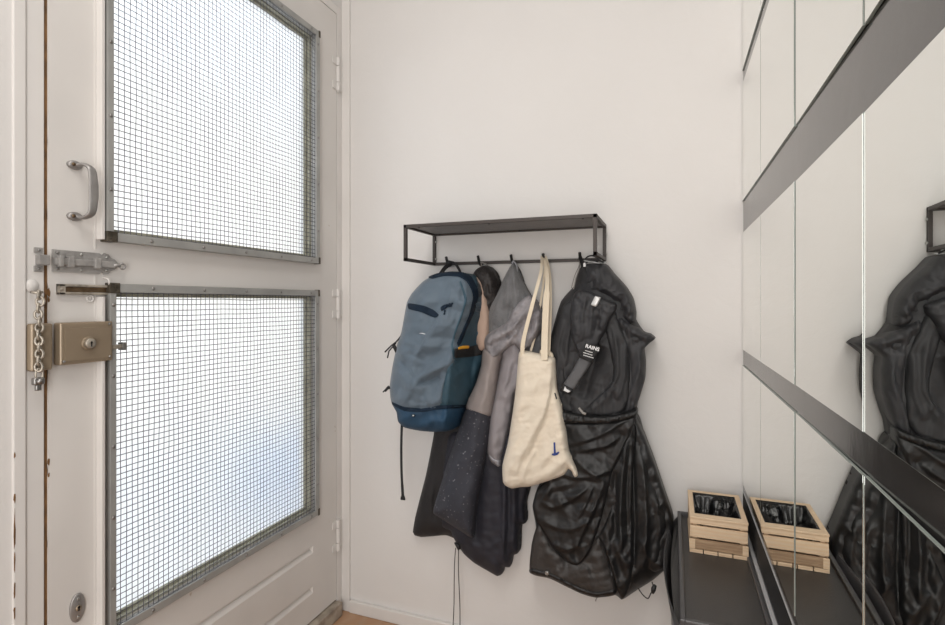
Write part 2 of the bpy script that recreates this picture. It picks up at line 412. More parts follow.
bm = BM(); box(bm, DX-.075, DX-.02, 1.4635, 1.469, .046, 1.98); box(bm, DX-.075, DX-.02, .6, 1.468, 1.9765, 1.982); struct('trim_11', bm, M['hook'], label='black strip standing for the shade in the door gap')  # shade inside the gap put in as black colour

rgc = random.Random(5)
def chip(y, z, sy, sz, parent, x=DX+.0002):
    bm = BM(); n = 9; pts = []
    for k in range(n):
        a = 2*math.pi*k/n; q = rgc.uniform(.55, 1.1); pts.append((y+math.cos(a)*sy*q, z+math.sin(a)*sz*q))
    prism(bm, pts, 'x', x-.0012, x+.0003); obj('paint_chip', bm, M['gap'], parent, label='brown spot of bare wood where the paint is chipped')
for (px_, py_, sy, sz) in ((46.2, 290, .0028, .012), (45.9, 300, .002, .008), (46, 372, .003, .016), (46.2, 470, .0022, .010), (46, 545, .0015, .008), (46.2, 140, .0014, .006), (46, 215, .0012, .007)):
    y_, z_ = DP(px_, py_); chip(y_-.0005, z_, sy, sz, jamb)
for (py_, sz) in ((455, .006), (498, .010), (530, .035), (560, .020), (590, .016), (612, .012)):
    y_, z_ = DP(12.4, py_); chip(.5535, z_, .0014, sz, jamb, DX+.0041)

# ------------------------------------------------------------------ door
Y0, Y1, Z0, Z1 = .6068, 1.4645, .052, 1.977
Y1 = 1.4638; OY0, OY1 = .715, 1.335; U0, U1 = 1.166, 1.846; L0, L1 = .392, 1.050
bm = BM(); xb = DX-.045; GY0, GY1 = .735, 1.343
for a in ((Y0, OY0, Z0, Z1), (OY1, Y1, L0, Z1), (GY1, Y1, Z0, L0), (OY0, OY1, U1, Z1), (OY0, OY1, L1, U0)):
    box(bm, xb, DX, a[0], a[1], a[2], a[3])
for (a, b) in ((Z0, .134), (.156, .257), (.279, L0)): box(bm, xb, DX, OY0, GY1, a, b)
for (a, b) in ((.134, .156), (.257, .279)):
    box(bm, xb, DX, OY0, GY0, a, b)
    v = [bm.verts.new(p) for p in ((DX, GY0, b), (DX, GY1, b), (DX-.008, GY1-.006, b-.004), (DX-.008, GY0+.006, b-.004), (DX-.008, GY1-.006, a+.013), (DX-.008, GY0+.006, a+.013), (DX, GY1, a), (DX, GY0, a))]
    for f in ((0, 1, 2, 3), (3, 2, 4, 5), (5, 4, 6, 7), (1, 6, 4, 2), (0, 3, 5, 7)): bm.faces.new([v[i] for i in f])
bmesh.ops.remove_doubles(bm, verts=bm.verts, dist=1e-6)
door = struct('door_1', bm, M['paint'])
bm = BM(); box(bm, DX, DX+.0015, .6855, .6895, .12, 1.08, .0005); box(bm, DX, DX+.0015, .6855, .6895, 1.13, 1.95, .0005); obj('stile_bead', bm, M['paint'], door)
# glazing beads (reveals) and glass
def pane(z0, z1):
    bm = BM(); gx = DX-.021
    b = .004
    box(bm, gx-.01, DX-.001, OY1-.004, OY1, z0, z1); box(bm, gx-.01, DX-.001, OY0, OY0+.004, z0, z1)
    box(bm, gx-.01, DX-.001, OY0, OY1, z0, z0+.004); box(bm, gx-.01, DX-.001, OY0, OY1, z1-.004, z1)
    for (ya, yb_, za, zb) in ((OY0, OY1, z0, z0+.010), (OY0, OY1, z1-.010, z1), (OY0, OY0+.01, z0, z1), (OY1-.010, OY1, z0, z1)):
        box(bm, gx-.002, gx+.007, ya, yb_, za, zb, .002)
    obj('glazing_bead', bm, M['reveal'], door)
    bm = BM(); box(bm, gx-.006, gx-.002, OY0+.001, OY1-.001, z0+.001, z1-.001); obj('glass_pane', bm, M['glass'], door, label='frosted glass pane')
pane(U0, U1); pane(L0, L1)
# security screens
for a, b in ((1.150, 1.860), (.375, 1.04)):
    bm = BM(); box(bm, DX, DX+.017, .6895, .6955, a, b, .001); obj('screen_batten', bm, M['paint'], door)
def screen(y0, y1, z0, z1, d, caps, nscrew):
    root = thing('mesh_screen', None, None, (DX, y0, z0)); root.parent = door; root.matrix_parent_inverse = Matrix(); root.location = Vector((DX, y0, z0))
    sw = .017; x0 = DX+.0005; x1 = DX+d
    def strip(a, b, c, e, nm='frame_strip'):
        bm = BM(); box(bm, x0, x1, a, b, c, e, .0012); return obj(nm, bm, M['alu'], root)
    sv = .0125; strip(y0, y0+sv, z0, z1); strip(y1-sw, y1, z0, z1); strip(y0+sv, y1-sw, z0, z0+sw); strip(y0+sv, y1-sw, z1-sw, z1)
    for (cy, cz) in ((y0, z0), (y1, z0), (y0, z1), (y1, z1)):
        bm = BM(); a = cy-.0015 if cy == y0 else cy-sw-.002; b = cz-.0015 if cz == z0 else cz-sw-.002
        k = .013 if cy == y1 else .0
        box(bm, x0, x1+.0015, a+k, a+sw+.0035, b, b+sw+.0035, .001); obj('corner_cap', bm, M['alud'], root)
    bm = BM()                                           # woven wire, one panel
    p = .0120; xw = x1-.006; ny = int((y1-y0-2*sw)/p)+2; nz_ = int((z1-z0-2*sw)/p)+2
    for i in range(ny):
        yy = y0+sv+.001+i*(y1-y0-sw-sv-.002)/(ny-1)
        n = 14; pts = [(xw+.0009*noise.noise(Vector((i*.3, k*.6, 1))), yy+.0022*noise.noise(Vector((i*.22, k*.45, d*90))), z0+sw*.5+(z1-z0-sw)*k/n) for k in range(n+1)]
        tube(bm, pts, .00088, 4, False)
    for i in range(nz_):
        zz = z0+sw+.001+i*(z1-z0-2*sw-.002)/(nz_-1)
        n = 14; pts = [(xw+.0012, y0+sw*.5+(y1-y0-sw)*k/n, zz+.0022*noise.noise(Vector((i*.22, k*.45, d*70+5)))) for k in range(n+1)]
        tube(bm, pts, .00088, 4, False)
    obj('wire_mesh', bm, M['wire'], root)
    for i in range(nscrew):
        t = (i+.7)/nscrew
        for (yy, zz) in ((y0+sv*.5, z0+t*(z1-z0)), (y1-sw*.5, z0+t*(z1-z0)), (y0+t*(y1-y0), z0+sw*.5), (y0+t*(y1-y0), z1-sw*.5)):
            if zz > z1-.03 and abs(yy-y0) < .02: continue
            bm = BM(); tube(bm, [(x1, yy, zz), (x1+.0012, yy, zz), (x1+.0024, yy, zz)], [.0038, .0036, .0018], 10); obj('screw', bm, M['screw'], root, True)
    return root
screen(.6985, 1.351, 1.148, 1.862, .020, True, 5)
screen(.7075, 1.356, .373, 1.066, .014, True, 5)
# hinges
for (a, b) in ((1.726, 1.834), (.977, 1.072), (.212, .312)):
    bm = BM(); m_ = (a+b)/2
    box(bm, DX, DX+.0035, 1.4665, 1.496, a+.004, b-.004, .001)
    for (q, r_) in ((a, a+(b-a)*.24), (a+(b-a)*.26, a+(b-a)*.74), (a+(b-a)*.76, b)):
        cyl(bm, (DX+.005, 1.466, q), (DX+.005, 1.466, r_), .0062, 12)
    box(bm, DX, DX+.003, 1.440, 1.466, a+.002, a+.024, .001); box(bm, DX, DX+.003, 1.440, 1.466, b-.024, b-.002, .001)
    cyl(bm, (DX+.005, 1.466, a-.004), (DX+.005, 1.466, a), .004, 10)
    obj('hinge', bm, M['frame_paint'], door, label='white overpainted hinge')
# pull handle
hz0, hz1, hy = 1.190, 1.281, .651
bm = BM()
pts = smooth3([(DX+.003, hy, hz1), (DX+.014, hy+.006, hz1+.004), (DX+.027, hy+.012, hz1-.004), (DX+.030, hy+.014, hz1-.026), (DX+.030, hy+.0145, (hz0+hz1)/2), (DX+.030, hy+.014, hz0+.026), (DX+.027, hy+.012, hz0+.004), (DX+.014, hy+.006, hz0-.004), (DX+.003, hy, hz0)], 6)
prev = None
for i, p in enumerate(pts):
    t = (pts[min(i+1, len(pts)-1)]-pts[max(i-1, 0)]).normalized(); a = t.cross(Vector((0, 1, 0))).normalized(); b = Vector((0, 1, 0))
    u = i/(len(pts)-1); wy = .0062+.0028*math.sin(math.pi*u)**2
    ring = [bm.verts.new(p+b*math.cos(2*math.pi*k/12)*wy+a*math.sin(2*math.pi*k/12)*.0032) for k in range(12)]
    if prev:
        for k in range(12): bm.faces.new((prev[k], prev[(k+1) % 12], ring[(k+1) % 12], ring[k]))
    else: bm.faces.new(ring)
    prev = ring
bm.faces.new(prev[::-1]); bmesh.ops.recalc_face_normals(bm, faces=bm.faces)
hd = obj('pull_handle', bm, M['handle'], door, True, label='dull grey metal pull handle')
for z in (hz0-.002, hz1+.002):
    bm = BM(); tube(bm, [(DX, hy-.001, z), (DX+.004, hy-.001, z), (DX+.0065, hy-.001, z)], [.0135, .013, .009], 20); [setattr(v.co, 'z', z+(v.co.z-z)*.62) for v in bm.verts]; obj('mounting_foot', bm, M['handle'], hd, True)
    bm = BM(); disc_x(bm, DX+.006, DX+.0085, hy-.006, z, .0036, 12, .003); obj('screw', bm, M['brass'], hd, True)
# barrel bolt
bz = 1.104; bx = DX
bm = BM(); prism(bm, [(.612, bz-.020), (.694, bz-.020), (.700, bz-.016), (.703, bz-.021), (.712, bz-.019), (.716, bz-.013), (.724, bz-.010), (.730, bz-.004), (.730, bz+.004), (.724, bz+.010), (.716, bz+.013), (.712, bz+.019), (.703, bz+.021), (.700, bz+.016), (.694, bz+.020), (.612, bz+.020)], 'x', bx, bx+.003)
bolt = obj('slide_bolt', bm, M['gal'], door, label='galvanised slide bolt with a ring end')
bm = BM(); box(bm, bx+.003, bx+.010, .613, .722, bz-.0075, bz+.0055, .002); obj('bolt_bar', bm, M['gal'], bolt)
for yy, ww in ((.618, .008), (.633, .011), (.681, .011)):
    bm = BM(); box(bm, bx+.003, bx+.013, yy, yy+ww, bz-.011, bz+.010, .002); obj('bracket', bm, M['gal'], bolt)
bm = BM(); torus(bm, (bx+.010, .7345, bz-.003), .0055, .002, (0, 1, 0), (0, 0, 1)); tube(bm, [(bx+.007, .718, bz-.001), (bx+.010, .729, bz-.002)], .0035, 8); obj('ring', bm, M['gal'], bolt, True)
for yy, zz in ((.620, bz+.0145), (.620, bz-.0145), (.661, bz+.0145), (.661, bz-.0145), (.708, bz+.0125), (.708, bz-.0125)):
    bm = BM(); disc_x(bm, bx+.003, bx+.0048, yy, zz, .003, 10, .0022); obj('screw', bm, M['screw'] if yy < .63 else M['zinc'], bolt, True)
bm = BM(); y_a, y_b = .5835, .599
box(bm, bx, bx+.003, .5835, .5965, bz-.021, bz-.011, .001); box(bm, bx, bx+.003, .5835, .5965, bz+.011, bz+.021, .001); box(bm, bx, bx+.012, .586, .603, bz-.0095, bz+.0085, .0015)
kp = obj('bolt_keeper', bm, M['gal'], jamb, label='small galvanised bolt keeper')
for zz in (bz+.016, bz-.016):
    bm = BM(); disc_x(bm, bx+.003, bx+.0045, .5905, zz, .0025, 10, .002); obj('screw', bm, M['screw'], kp, True)
# chain slide on the door
tz = 1.053
bm = BM(); box(bm, bx, bx+.008, .6195, .718, tz-.0095, tz-.005, .001); box(bm, bx, bx+.008, .6195, .718, tz+.005, tz+.0095, .001); box(bm, bx, bx+.003, .6195, .718, tz-.0095, tz+.0095); box(bm, bx, bx+.008, .6195, .631, tz-.0095, tz+.0095, .001)
tr = obj('chain_slide', bm, M['chrome'], door, label='narrow brassy door-chain slide')
bm = BM(); box(bm, bx+.003, bx+.0042, .633, .712, tz-.0045, tz+.0045); obj('slot', bm, M['brass'], tr)
for yy in (.624, .713):
    bm = BM(); disc_x(bm, bx+.008, bx+.0095, yy, tz, .0035, 10, .0025); obj('screw', bm, M['chrome'], tr, True)
bm = BM(); torus(bm, (bx+.002, *DP(89.5, 298.5)), .0058, .0016, (0, 1, 0), (0, 0, 1)); box(bm, bx, bx+.0015, DP(89.5, 298.5)[0]-.005, DP(89.5, 298.5)[0]+.005, DP(89.5, 298.5)[1]-.005, DP(89.5, 298.5)[1]+.005); obj('viewer_ring', bm, M['frame_paint'], door, True, label='small overpainted ring')
bm = BM(); tube(bm, smooth3([(bx, .704, 1.077), (bx+.012, .705, 1.074), (bx+.013, .706, 1.066), (bx+.008, .7085, 1.063)], 4), .0014, 6); tube(bm, [(bx+.009, .706, 1.066), (bx+.009, .714, 1.066)], .0014, 6); obj('small_hook', bm, M['frame_paint'], door, True)
# rim lock
lz0, lz1 = .917, .993
bm = BM(); box(bm, bx, bx+.020, .6145, .7085, lz0, lz1, .004, 3); lk = obj('rim_lock', bm, M['lock'], door, label='bronze coloured rim lock case')
bm = BM(); box(bm, bx+.020, bx+.0212, .6210, .704, lz0+.006, lz1-.010, .0008); obj('cover_plate', bm, M['lock'], lk)
cy_, cz_ = .661, .9535
bm = BM(); tube(bm, [(bx+.020, cy_, cz_), (bx+.024, cy_, cz_), (bx+.0245, cy_, cz_)], [.0125, .0125, .0115], 24); obj('cylinder_collar', bm, M['lock'], lk, True)
bm = BM(); tube(bm, [(bx+.0245, cy_+.0, cz_), (bx+.030, cy_, cz_), (bx+.031, cy_, cz_)], [.0092, .0092, .008], 24); cyo = obj('lock_cylinder', bm, M['chrome'], lk, True)
bm = BM(); box(bm, bx+.0309, bx+.0314, cy_-.0012, cy_+.0012, cz_-.006, cz_+.002); disc_x(bm, bx+.0309, bx+.0314, cy_, cz_+.002, .002, 10); obj('keyway', bm, M['hook'], lk)
bm = BM(); box(bm, bx+.006, bx+.016, .7085, .733, .938, .9465, .001); obj('latch_slide', bm, M['chrome'], lk)
bm = BM(); box(bm, bx+.004, bx+.019, .729, .738, .9345, .950, .0015); obj('slide_knob', bm, M['screw'], lk)
for yy, zz in ((.702, .925), (.7015, .988), (.620, .9235)):
    bm = BM(); disc_x(bm, bx+.020, bx+.0225, yy, zz, .0028, 10, .002); obj('screw', bm, M['screw'], lk, True)
bm = BM(); box(bm, bx, bx+.016, .5715, .6055, lz0-.006, lz1, .005, 3); obj('lock_keeper', bm, M['lock'], jamb, label='bronze coloured lock keeper box')
# round key plate low on the stile
ky, kz = DP(77, 607.5)
bm = BM(); tube(bm, [(bx, ky, kz), (bx+.002, ky, kz), (bx+.0035, ky, kz)], [.0265, .0265, .024], 32); [setattr(v.co, 'y', ky+(v.co.y-ky)*.52) for v in bm.verts]; kpl = obj('key_plate', bm, M['handle'], door, True, label='round grey metal key plate')
bm = BM(); disc_x(bm, bx+.0035, bx+.0055, ky, kz, .0052, 14, .005); obj('key_bush', bm, M['lock'], kpl, True)
bm = BM(); box(bm, bx+.0055, bx+.006, ky-.0012, ky+.0012, kz-.005, kz+.002); disc_x(bm, bx+.0055, bx+.006, ky, kz+.002, .0024, 10); obj('keyhole', bm, M['hook'], kpl)
for s_ in (-1, 1):
    bm = BM(); disc_x(bm, bx+.0035, bx+.0045, ky, kz+s_*.017, .0028, 10, .002); obj('screw', bm, M['zinc'], kpl, True)
# door chain on the jamb
for (py_, sy, sz) in ((292, .0025, .010), (300, .0018, .006), (330, .0012, .01), (462, .002, .007), (475, .0014, .005)):
    y_, z_ = DP(49.2, py_); chip(Y0+.0008, z_, sy, sz, door)
chy = .5815; root = thing('door_chain', 'steel security chain hanging from the jamb over the lock keeper box', 'chain', (DX, chy, 1.06))
bm = BM(); disc_x(bm, DX, DX+.0015, chy-.0005, 1.058, .0115, 20, .0105); obj('wall_plate', bm, M['frame_paint'], root, True, label='overpainted white round plate')
bm = BM(); tube(bm, [(DX+.003, chy-.003, 1.047), (DX+.012, chy-.003, 1.046), (DX+.015, chy+.004, 1.046), (DX+.010, chy+.010, 1.047)], .0022, 8); obj('staple', bm, M['chrome'], root, True)
zz = 1.042; i = 0
while zz > .914:
    bm = BM(); c = (DX+.0225+.001*math.sin(i*2.1), chy-.002+.0012*math.sin(i*1.7), zz)
    a = math.radians(45 if i % 2 else -45)
    torus(bm, c, .0053, .0021, (math.sin(a), math.cos(a), 0), (0, 0, 1), 14, 6, 1.45); obj('link', bm, M['chrome'], root, True); zz -= .0112; i += 1
bm = BM(); tube(bm, smooth3([(DX+.021, chy-.002, .917), (DX+.021, chy+.004, .910), (DX+.021, chy+.004, .902), (DX+.021, chy-.001, .897), (DX+.021, chy-.006, .902), (DX+.021, chy-.006, .910), (DX+.021, chy-.002, .917)], 4), .0016, 6)
obj('end_ring', bm, M['chrome'], root, True)
bm = BM(); box(bm, DX+.014, DX+.024, chy-.010, chy+.007, .888, .901, .003); box(bm, DX+.016, DX+.022, chy-.006, chy+.003, .878, .889, .002); disc_x(bm, DX+.018, DX+.028, chy-.002, .8945, .0045, 12); obj('end_knob', bm, M['screw'], root, True)

# outside, seen blurred through the frosted glass
bm = BM(); box(bm, -9, DX-.12, -8, 10, -.25, -.2); struct('trim_8', bm, M['concrete'], label='outside paving blurred behind the frosted glass')
bm = BM(); box(bm, -4.6, -4.4, 2.6, 9.5, -.2, 3.2); struct('trim_9', bm, M['facade'], label='pale facade blurred behind the frosted glass')
bm = BM(); box(bm, -2.3, -2.1, 2.3, 2.9, -.2, .22, .03); struct('trim_10', bm, M['blue_out'], label='blue patch blurred behind the lower frosted glass')

bm = BM(); box(bm, WR-.0010, WR, .2, WB-.001, .485, .5485); struct('trim_12', bm, M['webbing'], label='black strip imitating the dark cabinet reflection just below the mirrors')  # matt black in place of the black cabinet mirrored in the glossy board
bm = BM(); box(bm, WR-.0016, WR, .2, WB-.001, .5485, .5500); struct('trim_13', bm, M['metal_lip'], label='thin bright line on the wall just below the mirrors')

# ================================================================== MIRROR TILES
TX = .1657
rows = ((1.618, 1.916, 'top row'), (1.286, 1.583, 'second row down'), (.9093, 1.2057, 'third row down'), (.5716, .870, 'bottom row'))
cols = ((1.1985, 1.4975, 'touching the back wall corner', 0.0), (.8855, 1.1965, 'second from the back wall', 0.0), (.5842, .8795, 'third from the back wall', -0.40), (.283, .5832, 'fourth from the back wall', -1.15))
for ri, (z0, z1, rn) in enumerate(rows):
    for ci, (y0, y1, cn, tilt) in enumerate(cols):
        if ri == 0 and ci > 1: continue
        cyt, czt = (y0+y1)/2, (z0+z1)/2
        t = thing('mirror_tile', 'square mirror tile in the %s, %s' % (rn, cn), 'mirror', (TX, cyt, z0), 'mirror tiles on the right wall')
        bm = BM(); v = box(bm, TX+.0004, WR, y0, y1, z0, z1)
        g = obj('glass_edge', bm, M['tile_edge'], t)
        bm = BM(); q = [bm.verts.new(p) for p in ((TX, y0+.0006, z0+.0006), (TX, y0+.0006, z1-.0006), (TX, y1-.0006, z1-.0006), (TX, y1-.0006, z0+.0006))]
        q2 = [bm.verts.new(p) for p in ((TX+.0004, y0+.0006, z0+.0006), (TX+.0004, y0+.0006, z1-.0006), (TX+.0004, y1-.0006, z1-.0006), (TX+.0004, y1-.0006, z0+.0006))]
        bm.faces.new(q); bm.faces.new(q2[::-1])
        for k in range(4): bm.faces.new((q[k], q2[k], q2[(k+1) % 4], q[(k+1) % 4]))
        bmesh.ops.recalc_face_normals(bm, faces=bm.faces)
        obj('mirror_face', bm, M['mirror'], t)
        t.rotation_euler = (0, 0, math.radians(tilt)); t.location.x -= (.0032 if abs(tilt) > 1 else 0)

# ================================================================== WALL SHELF WITH HOOKS
SX0, SX1, SYF, SYB, SZ0, SZ1 = -.6985, -.1715, 1.300, 1.4985, 1.1435, 1.2445
r_ = .0045
shelf = thing('wall_shelf', 'dark metal wall shelf with a row of coat hooks', 'shelf', ((SX0+SX1)/2, SYB, SZ0))
bm = BM(); box(bm, SX0+2*r_, SX1-2*r_, SYF+2*r_, SYB-2*r_, SZ1-.004, SZ1-.002); obj('top_plate', bm, M['shelf_top'], shelf)
bm = BM()
for yy in (SYF, SYB-2*r_): box(bm, SX0, SX1, yy, yy+2*r_, SZ1-2*r_, SZ1, .0006)
for xx in (SX0, SX1-2*r_): box(bm, xx, xx+2*r_, SYF, SYB, SZ1-2*r_, SZ1, .0006)
obj('top_frame', bm, M['shelf'], shelf)
for xx in (SX0, SX1-2*r_):
    bm = BM(); box(bm, xx, xx+2*r_, SYF, SYF+2*r_, SZ0, SZ1-2*r_, .0006); box(bm, xx, xx+2*r_, SYB-2*r_, SYB, SZ0, SZ1-2*r_, .0006); box(bm, xx, xx+2*r_, SYF, SYB, SZ0, SZ0+2*r_, .0006)
    sd = obj('side_frame', bm, M['shelf'], shelf)
    for zz in (SZ0+.02, SZ1-.028):
        bm = BM(); disc_x(bm, xx+2*r_, xx+2*r_+.003, SYB-.006, zz, .0035, 10); obj('screw', bm, M['zinc'], sd, True)
bm = BM(); box(bm, SX0, SX1, SYB-2*r_, SYB, SZ0, SZ0+2*r_, .0006); obj('hook_rail', bm, M['shelf'], shelf)
hooks = [-.637, -.535, -.434, -.340, -.238]
for hx in hooks:
    bm = BM(); tube(bm, smooth3([(hx, SYB-.006, SZ0+.001), (hx, SYB-.020, SZ0-.003), (hx, SYB-.034, SZ0+.006), (hx, SYB-.044, SZ0+.022)], 5), .0042, 10); obj('hook', bm, M['hook'], shelf, True)
for px_, py_, Y_ in ((417, 227.5, 1.303), (487.5, 223, 1.303), (582, 217.5, 1.303)):
    x, y, z = P(px_, py_, 1.3); bm = BM(); cyl(bm, (x, 1.312, SZ1-.010), (x, 1.312, SZ1-.0045), .0028, 10); obj('plate_screw', bm, M['hook'], shelf, True)
for px_ in (440, 520):
    x, y, z = P(px_, 236, 1.49); bm = BM(); cyl(bm, (x, 1.486, SZ1-.010), (x, 1.486, SZ1-.0045), .0028, 10); obj('plate_screw', bm, M['hook'], shelf, True)

# ================================================================== BACKPACK
bp_out = [(442, 273), (451.8, 272), (461.4, 272.6), (471, 275.4), (477.4, 279.8), (480.2, 290), (481.8, 308), (484, 331.8), (485.6, 344.6), (484, 357.8), (474.5, 388), (466.6, 406.6), (464.6, 412), (459.8, 425), (450.2, 430.6), (435.8, 432), (419.8, 430.8), (404.6, 427.6), (398.2, 421.8), (396.4, 412.2), (391.6, 402), (389.7, 386.6), (392, 369), (395.2, 353), (397.5, 343), (401.4, 331.8), (404.6, 314.2), (407, 302.2), (411.8, 293.4), (423, 281.4), (432, 276.4)]
def bp_ye(p):
    x, y = p[:, 0], p[:, 1]
    edge = 461-.11*(y-272)+8*np.exp(-((y-300)/22.)**2)           # where the front turns into the side
    t = np.clip((x-edge)/np.maximum(22+0*(x), 1), 0, 1)
    f = 1.345+.02*np.clip((320-y)/50, 0, 1)
    return f+(1.455-f)*t**1.05
bp = Field(bp_out, bp_ye, .045, 16, folds=[
    ([(444, 306), (438, 320), (427, 338), (416, 356)], .020, 12, 2), ([(452, 285), (449, 300), (447, 318)], 0.0068, 4, 4),
    ([(459, 283), (458, 300), (452, 325)], 0.0085, 3, 4), ([(413, 356), (411, 368), (417, 378), (412, 392)], 0.0102, 4, 6),
    ([(417, 378), (428, 372), (440, 368), (452, 360)], 0.0170, 3.5, 8), ([(419, 384), (430, 380), (442, 376)], -0.0136, 2.5, 2.5),
    ([(397, 368), (406, 384), (410, 400)], 0.0119, 5, 7), ([(402, 362), (410, 372), (413, 381)], -0.0102, 3, 3),
    ([(424, 384), (427, 396), (424, 404)], 0.0102, 5, 5), ([(444, 372), (441, 390), (440, 404)], 0.0102, 2, 3), ([(399, 355), (410, 350), (420, 353)], 0.0102, 5, 4),
    ([(469, 282), (472, 300), (465, 325), (459, 343)], 0.0102, 3, 3), ([(466, 318), (462, 332), (458, 345)], -0.0102, 2, 2),
    ([(425, 420), (440, 420), (455, 416)], 0.0068, 4, 4), ([(478, 362), (470, 384), (462, 402)], 0.0068, 6, 6),
    ([(392, 404), (408, 409), (440, 407), (466, 406)], -0.0119, 1.6, 1.6)],
    nz=[(.008, 26, 18, .4, 3.1, False)], cr_=[(.013, 20, 41, 6, 1.0, 2.2), (.003, 9, 43, 5)])
root = thing('backpack', 'steel blue backpack with a petrol side and black webbing, hanging at the left end', 'backpack', P(440, 431, 1.40))
front = [(442, 273), (451.8, 272), (461.4, 272.6), (471, 282), (475, 295), (471, 314), (464.6, 330), (458, 344.6), (455, 359.4), (447.5, 369), (443.8, 385), (441.4, 401), (441, 407), (423, 409.8), (403.8, 408.6), (391.6, 402.6), (389.7, 386.6), (392, 369), (395.2, 353), (397.5, 343), (401.4, 331.8), (404.6, 314.2), (407, 302.2), (411.8, 293.4), (423, 281.4), (432, 276.4)]
sheet('front_panel', bp, front, M['bag'], root, Yb=1.475, res=1.8)
side = [(461.4, 272.6), (471, 275.4), (477.4, 279.8), (480.2, 290), (481.8, 308), (484, 331.8), (485.6, 344.6), (484, 357.8), (474.5, 388), (466.6, 406.8), (441, 407), (441.4, 401), (443.8, 385), (447.5, 369), (455, 359.4), (458, 344.6), (464.6, 330), (471, 314), (475, 295), (471, 282)]
sheet('side_panel', bp, side, M['bag_side'], root, Yb=1.475, res=1.8, label='petrol blue side panel')
base = [(391.6, 402.6), (403.8, 408.6), (423, 409.8), (441, 407), (466.6, 406.8), (464.6, 412), (459.8, 425), (450.2, 430.6), (435.8, 432), (419.8, 430.8), (404.6, 427.6), (398.2, 421.8), (396.4, 412.2)]
sheet('bottom_compartment', bp, base, M['bag_base'], root, Yb=1.475, res=1.8, label='deep blue bottom compartment')
sheet('base_zip', bp, [(391.4, 401.8), (403.8, 407), (423, 408.4), (441, 405.6), (466.8, 405.2), (466, 407.6), (441, 409), (423, 412), (404, 411), (392, 404.5)], M['piping'], root, off=.0025, mode='thin', res=1.6)
sheet('front_zip', bp, [(408.2, 303.2), (423, 305.6), (433, 309.8), (438.6, 315.0), (434.6, 317.6), (421.4, 312.2), (408.6, 308.9)], M['piping'], root, off=.0025, mode='thin', res=1.4)
sheet('top_piping', bp, [(428, 277), (437, 273.2), (452, 271.4), (463, 272.2), (471, 276.5), (477, 288), (478, 296), (474, 312), (467, 328), (461, 343), (458, 346), (457, 343), (463, 329), (469.4, 314), (473, 297), (471, 289), (466, 281), (458, 276.5), (444, 276), (432, 278.6)], M['piping'], root, off=.002, mode='thin', res=1.6, label='navy edge band')
sheet('pocket_zip', bp, [(440.5, 307.5), (444, 304.8), (451.8, 304), (452, 306.4), (446, 307.8), (441.6, 311)], M['piping'], root, off=.0025, mode='thin', res=1.3)
sheet('seam', bp, [(460.5, 281), (464, 290), (466.5, 300), (462, 316), (456, 332), (452.5, 345), (455, 352), (456, 360), (453.6, 359), (451.2, 346), (454.6, 331), (460.6, 315), (464.6, 300), (462, 290), (459.5, 282)], M['bag_side'], root, off=.0015, mode='thin', res=1.3)
bm = BM(); cp = smooth3([P(x, y, 1.283) for x, y in ((451.5, 303.6), (446, 305), (444.2, 308), (443.6, 314), (442.8, 319), (441, 325.5))], 4)
for k in range(len(cp)-1):
    if k % 2 == 0: bmesh.ops.create_icosphere(bm, subdivisions=1, radius=.0032, matrix=Matrix.Translation(cp[k]))
tube(bm, cp, .0014, 6); o_ = obj('zip_pull', bm, M['piping'], root, True)
bpY = lambda x, y, off=.0: P(x, y, float(bp.Y([(x, y)])[0])-off)
o_.data.transform(Matrix.Translation((0, bpY(444, 312)[1]-1.287, 0)))
sheet('side_strap', bp, [(455, 349), (462, 348.4), (470, 346.6), (478, 344.2), (485.4, 342.4), (485.6, 353), (478, 355.6), (470, 357), (462, 357.6), (454.6, 357.8)], M['webbing'], root, off=.004, mode='thin', res=1.6)
sheet('yellow_tab', bp, [(458, 347.6), (462, 346.0), (468.6, 345.8), (468.4, 348.4), (462, 349.0), (458.4, 349.4)], M['yellow'], root, off=.009, mode='thin', res=1.0, label='small yellow strap tab')
sheet('logo', bp, [(419, 333.4), (422, 332.9), (425.6, 334.0), (424.2, 334.3), (421, 333.6)], M['white_print'], root, off=.002, mode='thin', res=1.0, label='tiny white curved print')
sheet('base_eyelet', bp, [(411.6, 414.6), (414.4, 414.4), (414.6, 417), (411.8, 417.2)], M['piping'], root, off=.003, mode='thin', res=1.0)
sheet('eyelet_dot', bp, [(412.4, 415.2), (413.6, 415.1), (413.6, 416.3), (412.4, 416.3)], M['white_print'], root, off=.008, mode='thin', res=1.0)
hk = Vector((hooks[0], 1.466, SZ0+.006))
strap('top_handle', smooth3([P(440.5, 274, 1.40), P(444.5, 268.5, 1.425), P(449, 263.8, 1.45), hk+Vector((-.0015, -.004, .002)), P(455, 264, 1.45), P(458.5, 268.5, 1.425), P(461, 274, 1.40)], 5), [.013]*11+[.011]*9+[.007]*11, M['webbing'], root, th=.003)
strap('shoulder_strap', smooth3([P(402, 420, 1.352), P(401.3, 445, 1.352), P(401.5, 470, 1.354), P(402.5, 490, 1.356), P(403, 500, 1.357)], 5), [.0070]*14+[.008]*4+[.013, .015, .015], M['webbing'], root, label='black strap end hanging below the backpack')
bm = BM(); tube(bm, smooth3([P(403, 333, 1.345), P(397, 341, 1.338), P(391, 346, 1.335), P(385, 352, 1.335)], 4), .0024, 6); tube(bm, [P(396, 343, 1.338), P(389, 351, 1.335), P(387.5, 358, 1.335)], .002, 6); tube(bm, [P(393, 344, 1.34), P(397, 352, 1.34)], .0055, 8); obj('side_cord', bm, M['webbing'], root, True)
bm = BM(); tube(bm, smooth3([P(393, 388, 1.342), P(387, 389, 1.338), P(383, 392, 1.336)], 4), .0022, 6); tube(bm, [P(389, 386.5, 1.338), P(385, 391, 1.336)], .0042, 6); obj('lower_side_cord', bm, M['webbing'], root, True)

